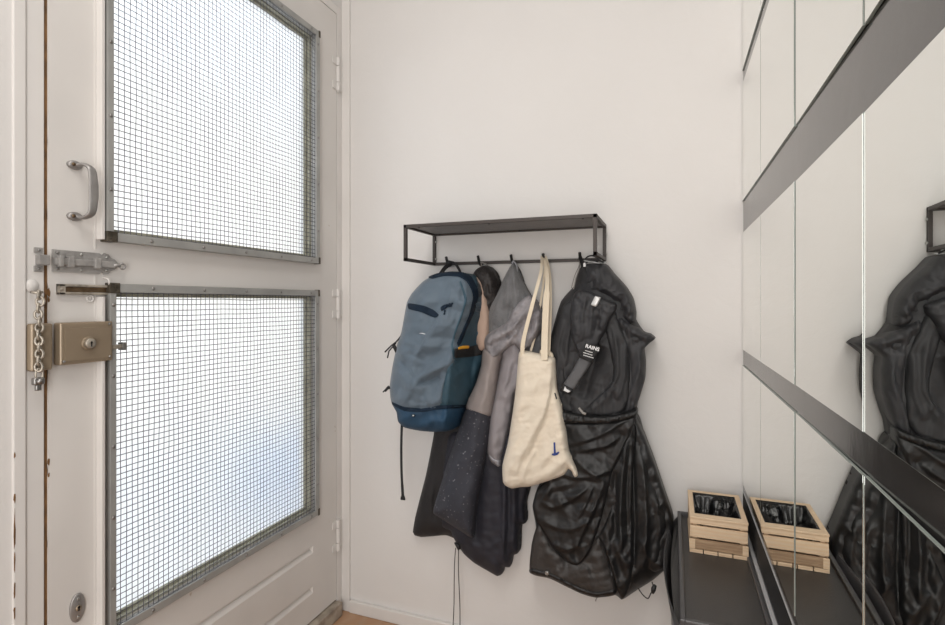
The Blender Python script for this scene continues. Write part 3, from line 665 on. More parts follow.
# ================================================================== BLACK JACKET (second hook, mostly hidden)
root = thing('black_jacket', 'black jacket on the second hook, mostly hidden behind the blue backpack', 'jacket', P(430, 536, 1.47))
bj_top = [(482, 266.2), (486, 265.4), (491, 267.4), (495.5, 273), (498.4, 282), (499, 293), (497, 303), (493, 312), (488, 318), (478, 318), (474, 300), (471, 282), (474, 272), (478, 268)]
f1 = Field(bj_top, 1.468, .040, 12, folds=[([(486, 267), (490, 280), (489, 300)], .006, 2, 3), ([(480, 270), (484, 285), (484, 305)], .005, 2, 3)], nz=[(.010, 4, 9, .1, 2.2, True)])
sheet('hood', f1, bj_top, M['crinkle'], root, Yb=1.49, res=1.7)
f2o = [(472, 277), (477, 278), (480.4, 282), (483.6, 290), (486.6, 303), (488.2, 318), (487.8, 335), (486.5, 348), (478, 350), (472, 320)]
f2 = Field(f2o, 1.424, .012, 6, nz=[(.003, 6, 12, 0, 3.2, False)])
sheet('lining_edge', f2, f2o, M['peach'], root, Yb=1.49, label='peach coloured inner edge')
f3o = [(436, 420), (433.5, 436), (430, 455), (425.6, 476.3), (419.5, 500), (415.2, 517.3), (412.8, 532), (414.5, 535.2), (421, 537), (433, 536.2), (446, 535.2), (460, 538), (470, 500), (474, 460), (474, 410), (450, 408)]
f3 = Field(f3o, 1.478, .030, 14, folds=[([(445, 425), (438, 460), (431, 500), (430, 534)], .010, 4, 5), ([(437, 430), (427, 480), (420, 528)], .007, 5, 5), ([(441, 430), (436, 470), (434, 520)], -.01, 2.5, 2.5)], cr_=[(.005, 12, 69, 5, .1, .8)])
sheet('body', f3, f3o, M['black'], root, Yb=1.492, res=2.4)
x, y, z = P(484, 264, 1.47)
bm = BM(); tube(bm, smooth3([P(479.5, 270, 1.468), P(481.5, 264.5, 1.472), (hooks[1], 1.466, SZ0+.004), P(486.8, 264.5, 1.472), P(488, 270, 1.468)], 5), .0016, 6); obj('hanging_loop', bm, M['cord_grey'], root, True)

# ================================================================== GREY AND NAVY JACKET (third hook)
root = thing('ski_jacket', 'grey and navy hooded jacket on the middle hook, with pale specks on its sleeve', 'jacket', P(480, 575, 1.46))
ja_out = [(512.5, 263.5), (515.7, 266), (521.3, 280.4), (529.3, 294.9), (538.9, 306), (543, 322), (545, 350), (545, 420), (542, 470), (534, 480), (529.3, 489), (525.4, 504.5), (526, 522.4), (520.3, 526), (519, 551.8), (512.6, 555.7), (510, 567), (503.7, 567), (502.4, 573.6), (497.3, 576.1), (487, 570.5), (474.2, 563), (464, 554), (456.3, 542.9), (448, 528), (433.3, 513), (433.3, 508), (445, 470), (458, 430), (466, 408), (476, 385), (483, 357), (484.2, 342), (486, 333), (486.6, 314), (489.2, 302.9), (498.8, 290), (502.8, 280.4), (507.6, 270.8)]
ja_folds = [
    ([(511, 268), (508, 290), (506, 318), (503, 335)], .012, 5, 3), ([(513, 268), (514, 290), (513, 312), (510, 330)], .008, 3, 3), ([(510.5, 275), (511, 300), (508, 325)], -.010, 2, 2),
    ([(500, 295), (495, 312), (499, 325)], .008, 4, 4), ([(519, 290), (516, 305), (512, 318), (508, 328)], .008, 3, 3),
    ([(488, 314), (494, 322), (501, 326)], .006, 3, 3)]
ja = Field(ja_out, 1.462, .040, 16, ja_folds, nz=[(.006, 14, 22, .1, 4.4, False)])
# hanging body parts
navy_body = [(452, 430), (530, 430), (534, 470), (529.3, 489), (525.4, 504.5), (526, 522.4), (520.3, 526), (519, 551.8), (512.6, 555.7), (510, 567), (503.7, 567), (502.4, 573.6), (497.3, 576.1), (487, 570.5), (474.2, 563), (464, 554), (456.3, 542.9), (450, 532), (440, 525), (441, 480), (444, 450)]
fn = Field(navy_body, 1.468, .045, 16, folds=[([(504, 460), (504, 500), (503, 540), (503, 568)], .014, 4, 2.5, 1.1), ([(508, 470), (509, 520), (506, 560)], -.016, 2.5, 2.5), ([(513, 480), (514, 520), (512, 550)], .010, 3, 3), ([(490, 470), (488, 510), (484, 545)], .006, 8, 8), ([(520, 480), (519, 505), (519, 530)], -.012, 2.5, 2.5), ([(479, 545), (490, 548), (500, 540)], .004, 4, 4), ([(479, 470), (476, 520), (477, 545)], -.012, 5, 4), ([(455, 440), (446, 490), (444, 522)], .008, 5, 5)], cr_=[(.008, 16, 61, 5, .1, 1.0), (.003, 9, 62, 5)])
sheet('lower_body', fn, navy_body, M['navy'], root, Yb=1.488, res=2.0, label='navy lower body')
lil = [(503, 340), (521, 340), (524, 380), (515, 395), (508, 432), (501.6, 459), (499.8, 467.6), (494, 464.6), (489.8, 460.5), (486.2, 450), (488.4, 416.4), (492.4, 399.6), (498, 375), (501, 358)]
fl_ = Field(lil, 1.428, .032, 10, folds=[([(511, 360), (506, 385), (499, 400)], .009, 3, 4), ([(515, 362), (511, 380), (504, 396)], -.008, 2, 2), ([(519, 365), (515, 385), (508, 402)], .006, 3, 3), ([(497, 400), (493, 430), (491, 450)], .005, 4, 4)], cr_=[(.007, 9, 65, 5, .5, 1.6)])
sheet('right_sleeve', fl_, lil, M['lilac'], root, Yb=1.455, res=1.8, label='lilac grey sleeve')
sheet('sleeve_edging', fl_, [(489.0, 455), (494, 459.5), (499, 460.4), (501.4, 460), (499.8, 467.6), (494, 464.6), (489.8, 460.5)], M['reflect_tab'], root, off=.0015, mode='thin', res=1.6, label='pale grey cuff edging')
sl_up = [(483, 350), (494, 345), (504, 345), (500, 362), (497.3, 378), (494.8, 398), (491.5, 416.2), (488.8, 416), (477, 412), (466, 408.6), (468, 400), (476, 383), (481, 366)]
sl_lo = [(466, 408.6), (477, 412), (488.8, 416), (491.5, 416.2), (488.5, 440), (485, 460), (479, 492), (474.4, 526), (473, 537.4), (471, 538), (462, 532), (451, 525.2), (441, 518.6), (433.6, 513.6), (433.2, 509), (439, 490), (448, 460), (458, 430)]
slo = [(483, 350), (494, 345), (504, 345), (500, 362), (497.3, 378), (494.8, 398), (490.5, 420), (485, 460), (479, 492), (474.4, 526), (473, 537.4), (471, 538), (462, 532), (451, 525.2), (441, 518.6), (433.4, 513.6), (433.2, 509), (439, 490), (448, 460), (458, 430), (466, 408.6), (476, 383), (481, 366)]
fs_ = Field(slo, 1.415, .050, 16, folds=[([(480, 420), (470, 460), (458, 500), (452, 522)], .006, 9, 9), ([(490, 380), (484, 400), (478, 430)], .004, 6, 6)], cr_=[(.006, 15, 63, 5, .3, 1.6), (.002, 7, 64, 5)])
sheet('sleeve_upper', fs_, sl_up, M['greige'], root, Yb=1.45, res=1.8, label='greige upper sleeve')
sheet('sleeve_lower', fs_, sl_lo, M['navy_dusty'], root, Yb=1.45, res=2.0, label='dusty navy lower sleeve')
hoodp = [(512.5, 263.5), (515.7, 266), (521.3, 280.4), (529.3, 294.9), (538.9, 306), (542, 318), (545, 350), (545, 375), (520, 375), (505, 350), (487, 345), (485.6, 333), (486.6, 314), (489.2, 302.9), (498.8, 290), (502.8, 280.4), (507.6, 270.8)]
fh = Field(hoodp, 1.462, .050, 14, ja_folds, cr_=[(.010, 12, 66, 5, .1, 1.2)])
sheet('hood', fh, hoodp, M['hood'], root, Yb=1.488, res=1.8)
col = [(529.6, 295.4), (535, 301), (538.9, 306.5), (541.5, 318), (540, 330), (532, 345), (522, 352), (514, 345), (504.5, 351.6), (497, 358.5), (492.4, 363.1), (488, 358), (485.2, 351.6), (484.2, 341), (486.5, 335.5), (492, 331), (500, 326.6), (508, 321), (513, 309), (519, 302), (524, 298)]
fc = Field(col, 1.405, .030, 7, folds=[([(486, 341), (498, 337), (510, 330), (520, 318), (530, 306)], .010, 4, 3), ([(488, 352), (498, 348), (508, 341), (520, 330)], .007, 3, 3), ([(486, 346), (499, 342), (511, 335), (521, 322)], -.010, 2, 2), ([(494, 361), (503, 348), (510, 340)], .006, 3, 3), ([(510, 345), (518, 334), (528, 318)], -.008, 2, 2)], cr_=[(.014, 8, 67, 6, .9, 2.2), (.005, 4.5, 68, 5)])
sheet('collar', fc, col, M['collar'], root, Yb=1.44, res=1.5, label='crumpled printed grey collar')
bm = BM(); tube(bm, smooth3([P(512, 270, 1.452), P(512.8, 265.5, 1.462), (hooks[2]+.002, 1.464, SZ0+.006), P(516.5, 265, 1.462), P(517, 271, 1.452)], 5), .0026, 6); obj('hanging_loop', bm, M['reflect_tab'], root, True)
bm = BM(); tube(bm, [P(455, 543, 1.44), P(457.6, 545, 1.432), P(459.5, 549.5, 1.43)], [.003, .0065, .005], 10); obj('cord_toggle', bm, M['hook'], root, True)
for a, b, c in (((455.6, 548), (454.2, 580), (453, 628)), ((458.6, 549), (459.0, 585), (460, 628))):
    bm = BM(); tube(bm, smooth3([P(*a, 1.432), P((a[0]+b[0])/2-.4, (a[1]+b[1])/2, 1.433), P(*b, 1.435), P((c[0]+b[0])/2+.4, (c[1]+b[1])/2, 1.436), P(*c, 1.437)], 4), .0013, 6); obj('drawcord', bm, M['cord'], root, True)

# ================================================================== RAINCOAT (fifth hook)
root = thing('raincoat', 'long black hooded raincoat hanging at the right end of the shelf', 'raincoat', P(600, 600, 1.46))
rc_out = [(586, 264.5), (596, 263.4), (606, 264.2), (613, 272.6), (620, 280), (626, 287), (632.5, 298), (635, 319), (643, 331.5), (650, 334.4), (655, 338.8), (650.5, 342.4), (646.5, 345.6), (643.4, 349), (644.4, 362.9), (644, 380), (640, 396), (637, 405), (635.6, 415.5), (643.3, 433.8), (654.8, 464.5), (666.4, 499), (673.5, 521), (672, 545), (667, 567), (652.5, 580.3), (637.2, 589.9), (624.5, 598.5), (621, 599.3), (615, 595), (596.8, 597.2), (581.5, 593.2), (564.2, 585), (550.7, 578.4), (530, 572.4), (532.5, 543.8), (536, 528.4), (533.5, 512), (532.5, 505), (537.3, 488), (548, 470), (560, 452), (562, 430), (556, 400), (550, 375), (548.4, 350), (553.3, 327), (561, 301.4), (573.8, 286), (577.6, 273.3), (581.4, 266)]
rc_folds = [
  ([(574, 292), (564, 325), (558, 360), (558, 392)], .012, 2, 7), ([(587, 300), (581, 328), (580, 352)], .009, 2, 5), ([(560, 345), (565, 375), (572, 400)], .008, 2, 5),
  ([(600, 345), (590, 372), (584, 400)], -.016, 7, 7, 1.6), ([(632, 322), (640, 345), (641, 372), (634, 400)], .010, 2, 5), ([(636, 330), (645, 336), (653, 339)], .010, 3, 2),
  ([(634, 422), (633, 460), (635, 520), (634, 570)], -.014, 2, 3), ([(641, 440), (645, 480), (647, 530), (644, 570)], .010, 2, 7), ([(650, 450), (656, 490), (660, 540)], .007, 6, 3),
  ([(640, 540), (650, 560), (660, 565)], .008, 5, 2)]
rc = Field(rc_out, 1.452, .060, 20, rc_folds, nz=[(.004, 13, 42, -.2, 3.3, False)], cr_=[(.0065, 18, 11, 6, .2, 1.4), (.002, 7, 5, 6)])
up = [p for p in rc_out if p[1] < 420]
iu = [i for i, p in enumerate(rc_out) if p[1] < 420]
a_ = [p for p in rc_out[:19]]; b_ = rc_out[-9:]
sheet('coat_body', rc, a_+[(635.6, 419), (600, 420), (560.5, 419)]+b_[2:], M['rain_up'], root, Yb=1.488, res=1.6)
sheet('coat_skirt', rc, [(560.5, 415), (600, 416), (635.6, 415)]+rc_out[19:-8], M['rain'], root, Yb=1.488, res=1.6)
# lower lining band behind the front pouch panel
hem = [(531.5, 545), (536, 528), (541, 524), (553, 546), (568, 561), (583, 559), (598, 536), (606, 555), (614, 580), (616, 594.6), (596.8, 597.6), (581.5, 593.6), (564.2, 585.4), (550.7, 578.8), (530, 572.8)]
fhm = Field(hem, 1.395, .012, 8, folds=[([(553, 550), (556, 566), (560, 582)], .006, 3, 4), ([(585, 565), (590, 578), (592, 592)], .006, 4, 4)], cr_=[(.006, 13, 37, 5, .8, 2.6)])
sheet('hem_lining', fhm, hem, M['rain_line'], root, Yb=1.46, res=1.8, label='brownish black lining inside the hem')
sheet('hem_edge', fhm, [(530.4, 569), (551, 574.6), (565, 581.4), (582, 589.6), (597, 593.4), (614, 590.4), (616, 594.6), (596.8, 597.8), (581.5, 593.8), (564.2, 585.6), (550.7, 579), (530, 573)], M['rain'], root, off=.004, mode='thin', th=.006, res=1.8)
# diagonal front panel (folded up skirt)
fp = [(560, 424), (590, 423), (620, 420), (636, 414), (634, 426), (622, 452), (613, 470), (608, 490), (604, 508), (598, 530), (590, 551), (583, 561), (576, 566), (566, 561), (552.6, 546.5), (541, 528), (536, 520), (533, 506), (537, 490), (548, 478), (556, 455)]
ff = Field(fp, 1.386, .006, 3, folds=[([(566, 446), (585, 441), (603, 434), (628, 419)], .011, 8, 1.5), ([(574, 452), (592, 449), (606, 446), (622, 436)], .011, 6, 1.5), ([(572, 457), (583, 468), (596, 476), (612, 470)], .013, 7, 1.5), ([(560, 474), (575, 478), (590, 478), (604, 480)], .010, 6, 1.5), ([(606, 478), (598, 500), (588, 522), (576, 548)], .011, 1.6, 9), ([(594, 484), (586, 504), (576, 522)], .009, 1.5, 7), ([(540, 500), (552, 508), (572, 500), (590, 486)], .013, 9, 1.6), ([(540, 520), (556, 528), (572, 530), (592, 520)], .010, 7, 1.6), ([(553, 544), (566, 550), (580, 546)], .009, 6, 1.5), ([(560, 460), (552, 480), (543, 500)], .011, 7, 3)], cr_=[(.007, 15, 3, 6, .5, 2.0), (.0016, 7, 8, 5)])
sheet('front_skirt', ff, fp, M['rain'], root, Yb=1.43, res=1.6)
# breast panels either side of the v-shaped opening
pr_ = [(606, 306), (615, 312), (620, 325), (628, 345), (630, 375), (628, 400), (622, 412), (605, 416), (583, 413.5), (592, 402), (601, 394), (611, 383), (613, 368), (609, 345), (604, 325)]
sheet('breast_panel', Field(pr_, 1.392, .006, 3, folds=[([(612, 325), (617, 350), (618, 375), (606, 396)], .008, 2, 5), ([(624, 345), (625, 375), (618, 400)], .009, 2, 6), ([(590, 410), (606, 398), (616, 386)], .005, 2, 5)], cr_=[(.005, 12, 21, 5, .2, 1.2)]), pr_, M['rain_up'], root, Yb=1.43, res=1.5)
pl_ = [(571, 300), (577, 292), (583, 305), (585, 330), (579, 352), (575, 372), (575, 392), (572, 404), (575, 412), (562, 413), (556, 398), (550, 375), (550, 350), (556, 327), (563, 306)]
sheet('breast_panel', Field(pl_, 1.402, .010, 5, folds=[([(574, 305), (569, 335), (565, 370)], .008, 2, 5), ([(564, 320), (558, 350), (558, 385)], .007, 2, 5)], cr_=[(.005, 10, 31, 5, .1, 1.0)]), pl_, M['rain_up'], root, Yb=1.44, res=1.5)
# gathered waist band
wb = [(561, 412), (575, 414.5), (590, 416.5), (606, 416.6), (622, 414.4), (636.4, 410.5), (636, 417), (622, 421), (606, 423.6), (590, 424), (575, 423), (561, 422)]
fw = Field(wb, 1.376, .006, 3, nz=[(.007, 3.0, 9, .15, 6.6, True)])
sheet('waist_band', fw, wb, M['rain'], root, Yb=1.42, res=1.4)
# hood folded at the top
hood = [(586, 264.5), (596, 263.2), (606, 264.0), (613, 272.6), (620, 280), (626, 287), (632.5, 298), (635.4, 312), (634.5, 322), (628, 324), (620, 316), (616, 306), (606, 303), (598, 298), (592, 296), (586, 290), (584, 278)]
fho = Field(hood, 1.425, .040, 11, folds=[([(592, 270), (598, 282), (610, 292), (622, 300)], .009, 3, 3), ([(590, 282), (598, 292), (612, 298)], -.010, 2, 3), ([(608, 272), (618, 286), (628, 300), (630, 314)], .008, 3, 3), ([(588, 286), (600, 289), (614, 290), (628, 296)], .007, 2, 2), ([(604, 296), (618, 302), (630, 318)], -.008, 2, 2), ([(614, 280), (622, 292), (624, 305)], -.008, 2, 2)], cr_=[(.010, 9, 7, 6, .9, 1.8), (.004, 5, 9, 5)])
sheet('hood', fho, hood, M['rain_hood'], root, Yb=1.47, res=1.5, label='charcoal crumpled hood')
# storm flap folded across the breast, tapering to a strap
flap = [(574.5, 293), (580, 290), (588, 291.5), (597, 295.5), (606, 299.5), (616, 304.5), (615, 312), (610, 320), (606, 330), (601, 338), (597.5, 347), (593, 357.5), (590.5, 362), (581, 357.5), (577.5, 352), (572, 338), (570, 322), (571, 305)]
ffl = Field(flap, 1.380, .014, 5, folds=[([(586, 296), (582, 320), (583, 340)], .008, 3, 3), ([(593, 302), (591, 318), (590, 338)], .009, 2.5, 3), ([(596, 310), (602, 320), (600, 330)], .008, 3, 2), ([(602, 304), (599, 318), (595, 332)], -.009, 2, 2), ([(576, 300), (575, 322), (579, 342)], .006, 3, 3), ([(600, 306), (606, 312), (611, 312)], .006, 2, 2)], cr_=[(.007, 10, 13, 6, .2, 1.6), (.003, 5, 14, 5)])
sheet('breast_flap', ffl, flap, M['rain_hood'], root, Yb=1.42, res=1.5)
tape_o = [(581, 356), (591.5, 361), (586, 371), (580, 380), (575, 388.6), (570, 390.5), (560.5, 389), (563, 384.5), (572, 371)]
ft = Field(tape_o, 1.372, .004, 3)
sheet('tape', ft, tape_o, M['rain_tape'], root, Yb=1.385, res=1.6, label='grey tape tail')
tb = [(585, 343.5), (600.5, 347), (596, 356), (591.5, 363), (579.5, 357.5)]
ftb = Field(tb, 1.356, .003, 3)
sheet('label_band', ftb, tb, M['webbing'], root, Yb=1.37, res=1.6, smooth_out=False, label='black label band with white print')
te = [(563, 384), (572.5, 389.5), (570, 394.5), (559.5, 391)]
fte = Field(te, 1.366, .003, 3); sheet('tape_end', fte, te, M['webbing'], root, Yb=1.38, res=1.5, smooth_out=False)
ux = Vector(P(600, 350, 1.35))-Vector(P(585, 345.6, 1.35)); uz = Vector(P(590, 340, 1.35))-Vector(P(586.5, 350, 1.35))
textmesh('printed_name', 'RAINS', .0128, P(592.3, 347.8, 1.349), ux, uz, M['white_print'], root, .0004, label='white printed lettering')
for k, (tx, ty, wd) in enumerate(((589.0, 351.6, .019), (588.0, 353.9, .024), (588.6, 356.6, .027))):
    bm = BM(); p = Vector(P(tx, ty, 1.349)); u = ux.normalized(); v_ = uz.normalized()
    nseg = 6
    for s in range(nseg):
        a = -wd/2+wd*s/nseg; b = a+wd/nseg*.8
        q = [p+u*a-v_*.0009, p+u*b-v_*.0009, p+u*b+v_*.0009, p+u*a+v_*.0009]
        vs = [bm.verts.new(t) for t in q]; vs2 = [bm.verts.new(t+Vector((0, .0006, 0))) for t in q]; bm.faces.new(vs); bm.faces.new(vs2[::-1])
        for i in range(4): bm.faces.new((vs[i], vs2[i], vs2[(i+1) % 4], vs[(i+1) % 4]))
    obj('print_line', bm, M['white_print'], root)
sg = [(595.2, 296), (600.6, 297.6), (596.0, 307), (590.6, 304.8)]
sheet('reflective_tab', Field(sg, 1.352, .002, 2), sg, M['silver'], root, Yb=1.365, res=1.4, smooth_out=False, label='silver reflective tab')
bm = BM(); p = P(566.5, 389.0, 1.358)
q = [(563.5, 390.6), (564.8, 386.6), (566.4, 389.2), (570.4, 391.4), (568, 392.8)]
sheet('tape_print', Field(q, 1.358, .001, 2), q, M['white_print'], root, Yb=1.364, res=1., smooth_out=False, label='small white print at the tape end')
bm.free()
# sleeve, right side
slv = [(612, 303), (620, 315), (630, 324), (638, 328), (644, 333), (650, 334.4), (655, 338.8), (650.5, 342.4), (646.5, 346), (643.6, 350), (645, 363), (644.2, 381), (640, 396), (637, 404), (632, 412), (624, 413), (626, 400), (629, 380), (628, 355), (622, 335), (614, 318)]
fsl = Field(slv, 1.405, .014, 5, folds=[([(620, 320), (632, 332), (648, 338)], .008, 3, 3), ([(637, 345), (639, 370), (632, 400)], .008, 3, 3), ([(631, 336), (640, 341), (646, 343)], -.008, 2, 2)], cr_=[(.008, 9, 17, 5, .2, 1.4)])
sheet('sleeve', fsl, slv, M['rain_hood'], root, Yb=1.46, res=1.6)
# lower right skirt fold
lsk = [(634, 418), (636, 421), (644, 437), (655, 466), (666, 499), (673, 521), (671.5, 545), (666.5, 566), (655, 572), (645, 568), (638, 552), (636, 510), (634, 460)]
flk = Field(lsk, 1.410, .010, 5, folds=[([(640, 450), (648, 490), (650, 520)], .006, 5, 5), ([(640, 528), (652, 518), (664, 500)], .007, 4, 3), ([(641, 545), (650, 560), (662, 566)], .009, 4, 3), ([(646, 470), (652, 500), (660, 520)], -.006, 3, 3)], cr_=[(.006, 14, 19, 6, .6, 1.8), (.0015, 6, 23, 5)])
sheet('skirt_side', flk, lsk, M['rain'], root, Yb=1.46, res=1.7)
# centre placket going down, and torn-looking tip
pl = [(606, 478), (613, 466), (622, 446), (631, 424), (635, 430), (633, 470), (632, 520), (634, 560), (632, 580), (627, 594), (621.5, 599.6), (616.5, 590), (610, 568), (602, 545), (598, 536), (606, 520), (613, 500)]
fpl = Field(pl, 1.395, .010, 4, folds=[([(626, 440), (622, 480), (620, 520), (622, 560)], .012, 3, 3, 1.1), ([(616, 470), (614, 500), (616, 540)], -.010, 3, 3), ([(600, 540), (610, 562), (619, 590)], .010, 3, 3), ([(630, 440), (627, 490), (628, 540)], -.010, 2, 2), ([(613, 540), (622, 560), (630, 566)], .010, 4, 3)], cr_=[(.006, 12, 29, 6, .1, .8), (.0015, 6, 27, 5)])
sheet('placket', fpl, pl, M['rain'], root, Yb=1.45, res=1.6)
bx_, by_, bz_ = P(547, 573, 1.379)
bm = BM(); tube(bm, [(bx_, by_+.004, bz_), (bx_, by_-.002, bz_), (bx_, by_-.003, bz_)], [.0050, .0050, .003], 14); obj('snap_button', bm, M['screw'], root, True)
bm = BM(); torus(bm, (bx_, by_-.002, bz_), .0042, .0010, (1, 0, 0), (0, 0, 1), 14, 5); obj('snap_ring', bm, M['zinc'], root, True)
bm = BM(); tube(bm, smooth3([P(638, 588, 1.41), P(643, 595, 1.40), P(648, 598.4, 1.395), P(651, 593, 1.395), P(654, 590, 1.395), P(652, 582, 1.41)], 5), .0014, 6); obj('hem_cord', bm, M['cord'], root, True)
bm = BM(); tube(bm, [P(652.5, 593, 1.393), P(653.5, 589, 1.393), P(655, 585.4, 1.393)], [.004, .0062, .0045], 10); obj('hem_toggle', bm, M['hook'], root, True)
bm = BM(); tube(bm, [P(597, 597, 1.42), P(595.6, 601, 1.42)], .0018, 6); obj('loose_thread', bm, M['cord_grey'], root, True)
bm = BM(); tube(bm, [P(579, 408, 1.362), P(583, 413, 1.355), P(586, 414, 1.355)], .003, 6); obj('loose_tab', bm, M['cord_grey'], root, True)
# cords and clip at the hook
hx = hooks[4]
bm = BM(); tube(bm, smooth3([P(573.5, 289, 1.40), P(576, 278, 1.43), P(579.5, 268, 1.452), (hx-.002, 1.464, SZ0+.005), P(583.2, 268, 1.452), P(584.5, 276, 1.43)], 5), .0015, 6); tube(bm, smooth3([P(571.5, 288, 1.40), P(575, 275, 1.43), P(579, 266, 1.452), (hx, 1.462, SZ0+.008)], 5), .0014, 6); obj('hanging_cord', bm, M['cord_grey'], root, True)
strap('hanging_loop', smooth3([(hx, 1.462, SZ0+.010), P(582.6, 266, 1.44), P(582.6, 280, 1.42), P(581, 292, 1.40)], 5), .010, M['webbing'], root, th=.003)
bm = BM(); tube(bm, smooth3([P(583, 262, 1.45), P(588, 256.5, 1.44), P(594, 256.0, 1.43), P(599, 260, 1.43), P(604, 262.5, 1.43)], 5), .0022, 8); tube(bm, smooth3([P(586, 263, 1.44), P(592, 259.5, 1.43), P(598, 262.5, 1.43)], 5), .0018, 8); obj('neck_toggle_cord', bm, M['hook'], root, True)
bm = BM(); tube(bm, smooth3([P(584, 260.5, 1.44), P(592, 262, 1.43), P(600, 263.2, 1.43), P(606.5, 262.5, 1.435)], 5), .0018, 8); tube(bm, [P(593.5, 254.5, 1.43), P(602, 260.5, 1.432)], .0014, 6); obj('white_cord', bm, M['silver'], root, True, label='pale cord at the neck')
bm = BM(); box(bm, P(583.6, 264, 1.42)[0], P(586.0, 264, 1.42)[0], 1.414, 1.42, P(585, 267, 1.42)[2], P(585, 263, 1.42)[2], .001); obj('size_tag', bm, M['silver'], root, label='tiny white tag')

# ================================================================== TOTE BAG (fourth hook)
root = thing('tote_bag', 'cream cotton tote bag with a small blue mark on the fourth hook', 'tote bag', P(540, 488, 1.38))
to = [(518.6, 354), (521.6, 350.8), (530, 352), (543, 355), (552.6, 357.6), (554.8, 361), (556.7, 388.6), (561.8, 409), (567, 440), (569, 452), (573.5, 463), (578.2, 475.4), (574.6, 477.6), (571.5, 471), (568.2, 468.8), (563.8, 475), (551, 480), (531, 486.4), (520, 487.2), (512, 488.6), (506, 486), (503, 482), (502.4, 465.3), (508, 442), (513, 410), (516, 386)]
tf = Field(to, 1.372, .024, 9, folds=[
  ([(551, 366), (549, 395), (543, 415), (530, 440), (520, 458), (516, 476)], .013, 3, 8, 1.1), ([(553, 372), (551, 398), (546, 420), (534, 446), (524, 466)], -.008, 2.5, 2.5), ([(510, 452), (518, 438), (528, 424)], .006, 3, 4), ([(522, 484), (526, 466), (536, 450)], .008, 3, 3),
  ([(508, 470), (514, 462), (518, 452)], .006, 3, 3), ([(558, 410), (562, 440), (566, 462)], .005, 3, 3), ([(545, 456), (556, 462), (566, 467)], .004, 4, 4), ([(521, 380), (520, 400), (517, 420)], .004, 4, 4), ([(536, 370), (534, 400), (526, 430)], .004, 6, 6), ([(520, 357), (535, 359), (553, 364)], .0022, 1.6, 1.6)],
  cr_=[(.009, 17, 51, 6, .5, 1.6), (.003, 7, 52, 6)])
sheet('bag_body', tf, to, M['cream'], root, Yb=1.386, res=1.7)
bk = [(540, 350), (548, 350.5), (552.5, 353.6), (553.6, 359), (548, 360), (540, 358)]
sheet('back_rim', Field(bk, 1.388, .004, 3), bk, M['creamstrap'], root, Yb=1.396, res=1.5)
hx = hooks[3]; ht = Vector((hx, 1.462, SZ0+.012))
strap('handle', smooth3([P(522.5, 357, 1.352), P(523.5, 340, 1.350), P(532.8, 303, 1.362), P(541, 272, 1.42), ht+Vector((-.004, -.002, .004)), P(547.2, 275, 1.43), P(546, 305, 1.39), P(544.6, 340, 1.362), P(544.4, 360, 1.346)], 6), [.011]*7+[.010]*6+[.009]*6+[.007]*8+[.011]*7+[.017]*15, M['creamstrap'], root, th=.002, label='long front handle')
strap('handle', smooth3([P(530, 354, 1.392), P(535, 335, 1.40), P(541, 300, 1.425), P(544.6, 272, 1.452), ht+Vector((.003, .002, .0)), P(549, 275, 1.452), P(550, 305, 1.425), P(548.8, 340, 1.40), P(548, 355, 1.392)], 6), [.006]*24+[.011]*25, M['creamstrap'], root, th=.002, label='long back handle')
sheet('blue_mark', tf, [(553.4, 442.6), (555.2, 442.4), (555.4, 448), (555.8, 453), (558.6, 451.6), (559.4, 452.6), (557.6, 454.8), (554.6, 455.8), (551.6, 455.2), (552.0, 453.6), (553.8, 453.4), (553.6, 448)], M['blueink'], root, off=.0014, mode='thin', th=.0012, res=1., smooth_out=False, label='small blue printed mark')
sheet('side_label', tf, [(554.2, 393), (555.4, 393), (557.2, 398.6), (556.0, 399.4)], M['darktext'], root, off=.0016, mode='thin', th=.001, res=1., smooth_out=False, label='tiny dark printed label')

# ================================================================== SHOE CABINET
CX0, CX1, CY0, CY1, CZT = .012, .1600, .986, 1.4975, .478
root = thing('shoe_cabinet', 'slim black wall cabinet below the mirrors, holding the wooden crate', 'cabinet', ((CX0+CX1)/2, (CY0+CY1)/2, .09))
bm = BM(); box(bm, CX0+.006, CX1, CY0+.004, CY1, .09, CZT-.018, .003); obj('body', bm, M['cab'], root)
bm = BM(); box(bm, CX0+.008, CX1-.004, CY0+.008, CY1-.006, CZT-.018, CZT-.009, .002); obj('tray', bm, M['cab'], root, label='dark matt top tray')
bm = BM()
box(bm, CX0, CX0+.010, CY0, CY1, CZT-.022, CZT, .003, 3); box(bm, CX0+.008, CX1, CY0, CY0+.010, CZT-.022, CZT-.0005, .003, 3); box(bm, CX0+.008, CX1, CY1-.009, CY1, CZT-.022, CZT, .003, 3); box(bm, CX1-.009, CX1, CY0+.008, CY1-.006, CZT-.022, CZT, .003, 3)
obj('tray_rim', bm, M['cab_rim'], root)
bm = BM(); box(bm, CX1+.0008, WR-.0005, CY0-.1, CY1-.002, CZT-.008, CZT+.001, .0008); obj('wall_lip', bm, M['metal_lip'], root, label='bright metal lip along the wall')
